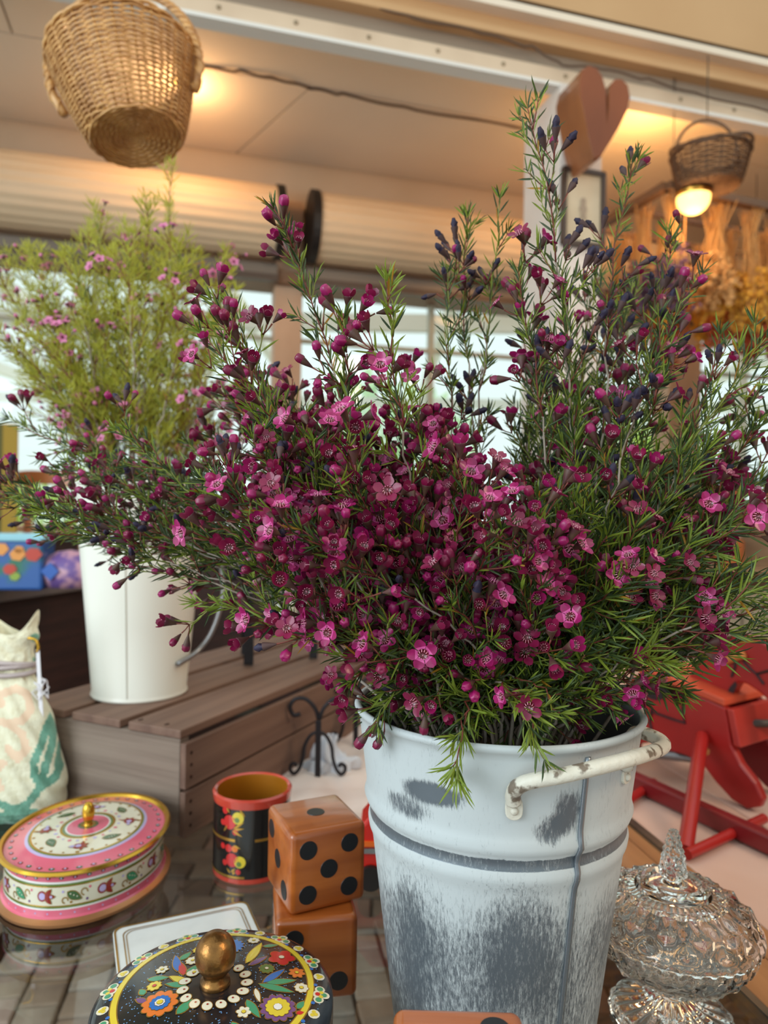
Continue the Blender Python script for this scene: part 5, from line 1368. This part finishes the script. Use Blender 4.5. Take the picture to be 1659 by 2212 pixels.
# needle template (unit length along z, unit width along x, fold along y)
NT_V = np.array([(0, 0, 0), (-.5, .12, .3), (0, -.25, .3), (.5, .12, .3), (-.42, .5, .75), (0, .2, .75), (.42, .5, .75), (0, 1.1, 1.0)], float)
NT_F = np.array([(0, 2, 1), (0, 3, 2), (1, 2, 5), (1, 5, 4), (2, 3, 6), (2, 6, 5), (4, 5, 7), (5, 6, 7)], int)


def np_basis(z, x_hint):
    z = z / np.linalg.norm(z, axis=1, keepdims=True); x = np.cross(x_hint, z); x /= np.maximum(np.linalg.norm(x, axis=1, keepdims=True), 1e-6); y = np.cross(z, x); return x, y, z


def needles_mesh(name, O, D, Hn, L_, Wd, mi, mats):
    n = len(O); x, y, z = np_basis(D, Hn)
    V = O[:, None, :] + NT_V[None, :, 0:1] * Wd[:, None, None] * x[:, None, :] + NT_V[None, :, 1:2] * Wd[:, None, None] * y[:, None, :] * 1.4 + NT_V[None, :, 2:3] * L_[:, None, None] * z[:, None, :]
    Fc = NT_F[None] + (np.arange(n) * 8)[:, None, None]
    me = bpy.data.meshes.new(name); me.vertices.add(n * 8); me.vertices.foreach_set('co', V.reshape(-1).astype('f'))
    nf = n * 8; me.loops.add(nf * 3); me.polygons.add(nf); me.loops.foreach_set('vertex_index', Fc.reshape(-1).astype('i'))
    me.polygons.foreach_set('loop_start', np.arange(0, nf * 3, 3, dtype='i')); me.polygons.foreach_set('loop_total', np.full(nf, 3, 'i'))
    for m in mats: me.materials.append(m)
    me.polygons.foreach_set('material_index', np.repeat(mi, 8).astype('i')); me.update(calc_edges=True); return me


NBLOSS = [0]


def bez(P, t): a_ = 1 - t; return P[0] * a_ ** 3 + P[1] * 3 * a_ * a_ * t + P[2] * 3 * a_ * t * t + P[3] * t ** 3


def branch(name, label, cat, group, base, rimp, tip, seed, kind, bend=None, s_bare=.30, size=1.0, parts=True, nlen=.016, nwid=.0013, dens=1.0, twig=.045, fl=.6, fmix=(.25, .40, .25, .10), fresh=.25, rstem=.0014):
    """one branch: stem with side twigs, needles, flowers; base in the bucket, through rimp, to tip"""
    r = random.Random(seed); base, rimp, tip = Vector(base), Vector(rimp), Vector(tip)
    o = root(name, base, label, cat, group)
    up = (rimp - base).normalized(); d = (tip - rimp); Lh = d.length
    b2 = Vector(bend) if bend is not None else Vector((0, 0, 1)) * Lh * r.uniform(-.02, .14) + Vector((r.gauss(0, .015), r.gauss(0, .015), 0))
    P = [rimp, rimp + up * Lh * .34, rimp + d * .68 + b2, tip]
    N = 22; pts = [base.lerp(rimp, i / 3) for i in range(3)] + [bez(P, i / N) for i in range(N + 1)]
    for i in range(5, len(pts) - 1): pts[i] += Vector((r.gauss(0, .0012), r.gauss(0, .0012), r.gauss(0, .0012)))
    rs = [rstem * size * (1 - .72 * i / (len(pts) - 1)) for i in range(len(pts))]
    sm = MB(); k1 = int(len(pts) * .72)
    sm.tube(pts[:k1 + 1], rs[:k1 + 1], 5, 0, cap=False); sm.tube(pts[k1:], rs[k1:], 5, r.choice((1, 1, 2)), cap=True)
    vis = pts[3:]; cum = [0]
    for i in range(1, len(vis)): cum.append(cum[-1] + (vis[i] - vis[i - 1]).length)
    T = cum[-1]

    def at(s):
        for i in range(1, len(cum)):
            if s <= cum[i]: t = (s - cum[i - 1]) / max(1e-6, cum[i] - cum[i - 1]); return vis[i - 1].lerp(vis[i], t), (vis[i] - vis[i - 1]).normalized()
        return vis[-1], (vis[-1] - vis[-2]).normalized()
    O, D, H, LL, WW, MI = [], [], [], [], [], []; FL = []

    def needle(p, t, ph, frac, ln):
        B = basis(t); side = B @ Vector((math.cos(ph), math.sin(ph), 0)); op = r.uniform(.35, .75); dr = (t * math.cos(op) + side * math.sin(op)).normalized()
        O.append(tuple(p)); D.append(tuple(dr)); H.append(tuple(t.cross(side))); LL.append(ln * r.uniform(.75, 1.2)); WW.append(nwid * r.uniform(.8, 1.2))
        q = r.random(); MI.append(2 if q < fresh * frac * 1.6 else (3 if q > .985 - .02 * (kind == 'amber') else (1 if q < .62 else 0)))

    def twiglet(p, t, L2, tiplevel, has_fl):
        n = 5; ps = [p]; tt = Vector(t)
        for i in range(n): tt = (tt + Vector((0, 0, .05)) + Vector((r.gauss(0, .05), r.gauss(0, .05), r.gauss(0, .05)))).normalized(); ps.append(ps[-1] + tt * L2 / n)
        sm.tube(ps, [.0006 * size, .00055 * size, .0005 * size, .00045 * size, .0004 * size, .00035 * size], 4, 1 if r.random() < .6 else 2)
        m = max(3, int(L2 / (.0042 * size) * dens * (.55 if has_fl else 1)))
        ph = r.uniform(0, 6)
        for i in range(m):
            f = (i + .6) / m; j = min(int(f * n), n - 1); q = ps[j].lerp(ps[j + 1], f * n - j); td = (ps[j + 1] - ps[j]).normalized(); ph += PI / 2 + r.gauss(0, .2)
            for w_ in (0, PI): needle(q, td, ph + w_, .4 + .6 * f, nlen * size * (.8 + .3 * f) * (.75 if f > .85 else 1))
        e = ps[-1]
        if has_fl:
            m = r.choice((2, 3, 3, 4, 4)); ph = r.uniform(0, 6)
            for i in range(m):
                ph += 2 * PI / m; B = basis(tt); sd = B @ Vector((math.cos(ph), math.sin(ph), 0)); op = r.uniform(.35, .9); dr = (tt * math.cos(op) + sd * math.sin(op) + Vector((0, 0, .12))).normalized()
                pl = r.uniform(.007, .014) * size; e2_ = e + dr * pl; sm.tube([e, e.lerp(e2_, .5) + sd * .0006, e2_], [.00045 * size, .0004 * size, .0006 * size], 4, 1)
                fd = (dr + Vector((r.gauss(0, .25), r.gauss(0, .25) - .22, r.gauss(0, .25)))).normalized(); FL.append((e2_ + fd * .0075 * size, fd))
        else:
            for i in range(5): needle(e, tt, r.uniform(0, 6.3), 1.0, nlen * size * .85)
    s = T * s_bare; alt = r.uniform(0, 6)
    while s < T * .985:
        p, t = at(s); fr = s / T; alt += PI * .5 + r.gauss(0, .3)
        for w_ in (0, PI):
            if r.random() < .25: continue
            B = basis(t); sd = B @ Vector((math.cos(alt + w_), math.sin(alt + w_), 0)); op = r.uniform(.40, .75); dr = (t * math.cos(op) + sd * math.sin(op)).normalized()
            L2 = twig * size * r.uniform(.5, 1.2) * (1.15 - .65 * fr); twiglet(p, dr, L2, fr, r.random() < fl * (.55 + .6 * fr))
        s += r.uniform(.011, .020) * size / max(.5, dens)
    m = int(T * (1 - s_bare) * .6 / (.005 * size)); 
    for i in range(m):
        s = T * (1 - (1 - s_bare) * .6 * (i / m)); p, t = at(min(s, T)); ph = i * PI / 2
        for w_ in (0, PI): needle(p, t, ph + w_, 1 - .5 * i / m, nlen * size * .9)
    for i in range(7): needle(vis[-1], at(T)[1], i * .9, 1, nlen * size * .8)
    off = parent_loc(o)
    s_o = sm.build('stem', [stem_w, stem_r, stem_g], o, smooth='all', fixn=False)
    me = needles_mesh('foliage', np.array(O) - np.array(off)[None], np.array(D), np.array(H), np.array(LL), np.array(WW), np.array(MI), ndw if kind == 'pink' else nd)
    fo = bpy.data.objects.new('foliage', me); COL.objects.link(fo); fo.parent = o; fo['kind'] = 'stuff'
    kinds = ('open', 'half', 'bud', 'dead')
    for p, dr in FL:
        k = kind if kind == 'pink' else r.choices(kinds, fmix)[0]
        b = bpy.data.objects.new(NAMEOF[k], r.choice(ME[k])); COL.objects.link(b); b.parent = o; b.location = p - off
        B = basis(dr, r.uniform(0, 6)); sc = r.uniform(.76, 1.08) * size * (1 if k != 'pink' else .62); b.rotation_mode = 'QUATERNION'; b.rotation_quaternion = B.to_quaternion(); b.scale = (sc, sc, sc); NBLOSS[0] += 1
    return o


def through(c, HH, Rr, tip, seed, spread=.8):
    """base point low in the bucket and crossing point at the rim, leaning towards the tip"""
    r = random.Random(seed); d = Vector((tip.x - c.x, tip.y - c.y)); L_ = d.length or 1; d /= L_
    q = min(1, L_ / (Rr * 2.2)) * spread; rr = Rr * min(.88, .25 + .62 * q) * r.uniform(.75, 1); a_ = math.atan2(d.y, d.x) + r.gauss(0, .45)
    rp = Vector((c.x + rr * math.cos(a_), c.y + rr * math.sin(a_), c.z + HH - .012)); bp = Vector((c.x - rr * .25 * math.cos(a_) + r.gauss(0, .01), c.y - rr * .25 * math.sin(a_) + r.gauss(0, .01), c.z + HH * .30))
    return bp, rp


SEED = [100]


def gbranch(px, py, Z, label, group, **k):
    SEED[0] += 1; tip = W(px, py, Z); bp, rp = through(gc_, HB, .1, tip, SEED[0]); return branch('waxflower_branch', label, 'waxflower', group, bp, rp, tip, SEED[0], k.pop('kind', 'mag'), **k)


FMIX = (.26, .42, .27, .05); DRY = (.02, .06, .10, .82); MIXR = (.20, .24, .22, .34); DULL = (.06, .30, .44, .20)
# single branches one can point to
gbranch(592, 452, .47, 'magenta waxflower branch with thin bare tip rising before the dark shutter drums', None, fl=.34, fmix=(0, .45, .55, 0), dens=.7, twig=.030, s_bare=.45)
gbranch(836, 608, .43, 'waxflower branch with amber needle tip standing up in front of the bright window', None, fl=.25, fmix=(.1, .4, .5, 0), fresh=.6, dens=.8, twig=.028, s_bare=.5)
gbranch(742, 690, .44, 'magenta waxflower branch ending in a fan of closed buds before the window', None, fl=.8, fmix=(.0, .4, .6, 0), dens=.6, twig=.03, s_bare=.5)
gbranch(1140, 235, .50, 'tallest waxflower branch with withered dark buds rising before the white post', None, fl=.42, fmix=DRY, dens=.75, twig=.036, s_bare=.42, nlen=.017)
gbranch(1378, 345, .52, 'tall dry waxflower branch with a spear-shaped green tip, right of the framed picture', None, fl=.45, fmix=DRY, dens=.75, twig=.036, s_bare=.45, nlen=.015)
gbranch(1452, 520, .54, 'dry waxflower branch with dark buds in front of the dried yellow flowers', None, fl=.55, fmix=DRY, dens=.7, twig=.034, s_bare=.45)
gbranch(1518, 590, .52, 'waxflower branch with a leafy forked tip and dark buds below the dried rust flowers', None, fl=.5, fmix=MIXR, dens=.9, twig=.036, s_bare=.4)
gbranch(1555, 722, .50, 'waxflower branch ending in two long dark withered buds before the right window', None, fl=.6, fmix=DRY, dens=.55, twig=.040, s_bare=.45)
gbranch(1655, 730, .48, 'green waxflower branch with long spread needles reaching the right edge before the window', None, fl=.15, fmix=MIXR, dens=.8, nlen=.020, s_bare=.35)
gbranch(1008, 470, .56, 'slender waxflower branch with pale needles left of the white post', None, fl=.25, fmix=DRY, dens=.8, twig=.03, s_bare=.5)
gbranch(1080, 430, .53, 'dry waxflower branch whose cluster of dark buds stands out before the white post edge', None, fl=.5, fmix=DRY, dens=.5, twig=.030, s_bare=.5)
gbranch(968, 590, .55, 'waxflower branch with fine feathery needles and dark buds before the second shutter', None, fl=.4, fmix=DRY, dens=.8, twig=.034, s_bare=.5)
gbranch(1120, 590, .50, 'waxflower branch topped by one open pink blossom in front of the white post', None, fl=.5, fmix=(.5, .3, .1, .1), dens=.8, twig=.03, s_bare=.5)
gbranch(435, 720, .46, 'magenta waxflower branch with yellow-green tip reaching over the green bunch', None, fl=.55, fmix=(.2, .5, .3, 0), fresh=.5, dens=.9, s_bare=.4)
gbranch(458, 650, .47, 'waxflower branch with a leafy pointed tip leaning left over the green bunch', None, fl=.45, fmix=(.1, .5, .4, 0), fresh=.5, dens=.9, s_bare=.4)
gbranch(20, 905, .66, 'long thin waxflower branch reaching the left edge with its tip highest', None, fl=.35, fmix=DULL, dens=.75, s_bare=.35, bend=(0, 0, .01))
gbranch(-20, 1055, .64, 'long waxflower branch reaching the left edge in front of the orange chair rail', None, fl=.40, fmix=DULL, dens=.7, s_bare=.35, bend=(0, 0, .02))
gbranch(45, 1080, .60, 'long waxflower branch with dark red buds hanging before the yellow left window', None, fl=.6, fmix=DULL, dens=.7, s_bare=.35, bend=(0, 0, .03))
gbranch(270, 1225, .55, 'drooping waxflower branch with dark drop-shaped buds before the white bucket', None, fl=.7, fmix=(.02, .2, .3, .48), dens=.6, s_bare=.4, bend=(0, 0, .035))
gbranch(425, 1300, .50, 'low waxflower branch with a yellow-green tip and round magenta blossoms beside the white bucket', None, fl=.35, fmix=(.1, .6, .3, 0), fresh=.9, dens=.7, s_bare=.45, bend=(0, 0, .03))
gbranch(1700, 1235, .42, 'waxflower branch carrying two large open blossoms at the right edge', None, fl=.5, fmix=(.7, .3, 0, 0), dens=.8, s_bare=.4, size=1.15)
gbranch(1690, 1375, .44, 'green waxflower branch with widely spread needles above the head of the rocking horse', None, fl=0, dens=.55, nlen=.021, s_bare=.35, twig=.03, bend=(0, 0, .02))
gbranch(1690, 1300, .43, 'long straight pale-stemmed waxflower branch running right above the rocking horse', None, fl=0.05, dens=.9, nlen=.019, s_bare=.35, bend=(0, 0, .01))
gbranch(1430, 1430, .42, 'short bright green waxflower branch over the right rim of the grey bucket', None, fl=0.05, dens=1.1, fresh=.7, s_bare=.2, twig=.03, bend=(0, 0, .03))
gbranch(1475, 1500, .47, 'short waxflower branch sticking out over the back right rim towards the horse', None, fl=0.05, dens=1.1, s_bare=.2, twig=.03, bend=(0, 0, .03))
gbranch(1400, 1180, .46, 'waxflower branch with open magenta-violet blossoms low at the right above the horse seat', None, fl=.6, fmix=(.6, .3, .1, 0), dens=.7, s_bare=.45)
gbranch(1560, 1110, .47, 'waxflower branch with a thick cluster of violet-magenta blossoms near the right edge', None, fl=.85, fmix=(.6, .3, .1, 0), dens=.75, s_bare=.5)
gbranch(1640, 1040, .50, 'waxflower branch with magenta buds reaching the right edge above the violet cluster', None, fl=.7, fmix=(.2, .5, .3, 0), dens=.7, s_bare=.5)
gbranch(1420, 1060, .48, 'waxflower branch with half-open magenta buds before the shelf unit', None, fl=.7, fmix=(.2, .5, .3, 0), dens=.7, s_bare=.5)
gbranch(1640, 850, .52, 'waxflower branch with dark and magenta buds before the right window near the edge', None, fl=.6, fmix=(.1, .3, .2, .4), dens=.6, s_bare=.5)
# short sprays curling over the front rim
gbranch(985, 1655, .405, 'green sprig drooping over the front rim of the grey bucket, left of the middle', None, fl=.0, dens=1.0, fresh=.6, nlen=.020, s_bare=.05, twig=.022, bend=(0, -.01, .065))
gbranch(1150, 1590, .402, 'green sprig with curled needle tips drooping over the middle of the front rim', None, fl=.0, dens=1.0, fresh=.6, nlen=.018, s_bare=.05, twig=.022, bend=(0, -.01, .060))
gbranch(1175, 1640, .404, 'small sprig with four magenta buds hanging over the front rim', None, fl=1.0, fmix=(0, .2, .8, 0), dens=.3, s_bare=.80, twig=.012, bend=(0, -.01, .055))
gbranch(815, 1560, .44, 'sprig with magenta buds hanging over the left side of the rim', None, fl=.9, fmix=(0, .4, .5, .1), dens=.4, s_bare=.6, twig=.014, bend=(0, 0, .055))
gbranch(760, 1470, .43, 'sprig of open magenta blossoms at the left side of the rim above the dice', None, fl=.8, fmix=(.7, .2, .1, 0), dens=.6, s_bare=.3, twig=.022, bend=(0, 0, .03), size=.95)
gbranch(1325, 1535, .43, 'sprig of magenta blossoms at the right front of the rim above the handle', None, fl=.9, fmix=(.5, .4, .1, 0), dens=.6, s_bare=.3, twig=.022, bend=(0, 0, .035), size=.92)
gbranch(1210, 1540, .405, 'sprig of magenta blossoms at the front rim just above the handle bracket', None, fl=.9, fmix=(.5, .4, .1, 0), dens=.6, s_bare=.3, twig=.022, bend=(0, -.01, .045), size=.92)

ZONES = [  # count, x range, y range, depth range, label, group, options
    (26, (560, 1040), (850, 1100), (.41, .60), 'magenta waxflower branches rising before the middle window', 'upper dense waxflower branches', dict(fl=.84, fmix=FMIX, dens=.78, s_bare=.36)),
    (27, (620, 1180), (1080, 1400), (.395, .52), 'magenta waxflower branches in the dense bouquet front', 'front waxflower branches of the grey bucket', dict(fl=.82, fmix=FMIX, dens=.82, s_bare=.24, twig=.04)),
    (14, (440, 640), (850, 1240), (.42, .60), 'magenta waxflower branches on the left bouquet flank', 'left flank waxflower branches', dict(fl=.8, fmix=FMIX, dens=.8, s_bare=.36)),
    (20, (30, 440), (920, 1180), (.52, .72), 'thin dark-budded waxflower branches sweeping left over the white bucket', 'left sweeping waxflower branches', dict(fl=.44, fmix=DULL, dens=.7, s_bare=.50, size=.9)),
    (10, (1150, 1420), (580, 820), (.47, .64), 'pale-stemmed dry waxflower branches in the tall right part', 'tall right waxflower branches', dict(fl=.16, fmix=(.05, .15, .2, .6), dens=.75, s_bare=.36, nlen=.018, twig=.036)),
    (13, (1120, 1640), (800, 1080), (.44, .62), 'green waxflower branches with dark buds at the right', 'right waxflower branches', dict(fl=.30, fmix=MIXR, dens=.85, s_bare=.36, nlen=.019)),
    (16, (1180, 1600), (1080, 1310), (.40, .55), 'green waxflower branches low on the right of the bouquet', 'low right waxflower branches', dict(fl=.20, fmix=(.5, .3, .2, 0), dens=1.15, s_bare=.25, nlen=.020)),
    (26, (830, 1330), (1380, 1540), (.42, .54), 'short waxflower branches filling the grey bucket mouth', 'short waxflower branches at the bucket rim', dict(fl=.14, fmix=(.5, .3, .2, 0), dens=1.3, s_bare=.05, twig=.035, nlen=.019, fresh=.15)),
]
for n, xr, yr, zr, lab, grp, kw in ZONES:
    r = random.Random(n * 31 + xr[0] + yr[0])
    for i in range(n):
        gx = (i + r.uniform(.1, .9)) / n; px = xr[0] + (xr[1] - xr[0]) * gx; py = r.uniform(*yr); Z = r.uniform(*zr)
        gbranch(px, py, Z, '%s from the left of the %s' % (ORD[i].lower(), lab), grp, **dict(kw))

# bunch in the white bucket
def wbranch(px, py, Z, label, group, **k):
    SEED[0] += 1; tip = W(px, py, Z); bp, rp = through(wc, WH, .086, tip, SEED[0]); return branch('green_waxflower_branch', label, 'waxflower', group, bp, rp, tip, SEED[0], 'pink', size=1.25, nlen=.017, nwid=.0015, **k)


wbranch(372, 360, 1.0, 'tallest green branch of the white bucket with a bare drooping tip', None, fl=.06, fresh=1.2, dens=.7, s_bare=.4)
r = random.Random(77)
for n, xr, yr, lab, grp, kw in ((20, (180, 520), (440, 640), 'yellow-green waxflower branches upright in the white bucket', 'upright green branches of the white bucket', dict(fl=.12, fresh=.95, dens=.85, s_bare=.15)),
                               (16, (-60, 230), (520, 800), 'green waxflower branches leaning left from the white bucket', 'left leaning green branches of the white bucket', dict(fl=.14, fresh=.95, dens=.85, s_bare=.2)),
                               (14, (60, 560), (740, 960), 'low pink-flowered branches in the white bucket', 'low pink branches of the white bucket', dict(fl=.45, fresh=.6, dens=.8, s_bare=.1))):
    for i in range(n):
        px = xr[0] + (xr[1] - xr[0]) * (i + r.random()) / n; wbranch(px, r.uniform(*yr), r.uniform(.88, 1.14), '%s from the left of the %s' % (ORD[i].lower(), lab), grp, **dict(kw))
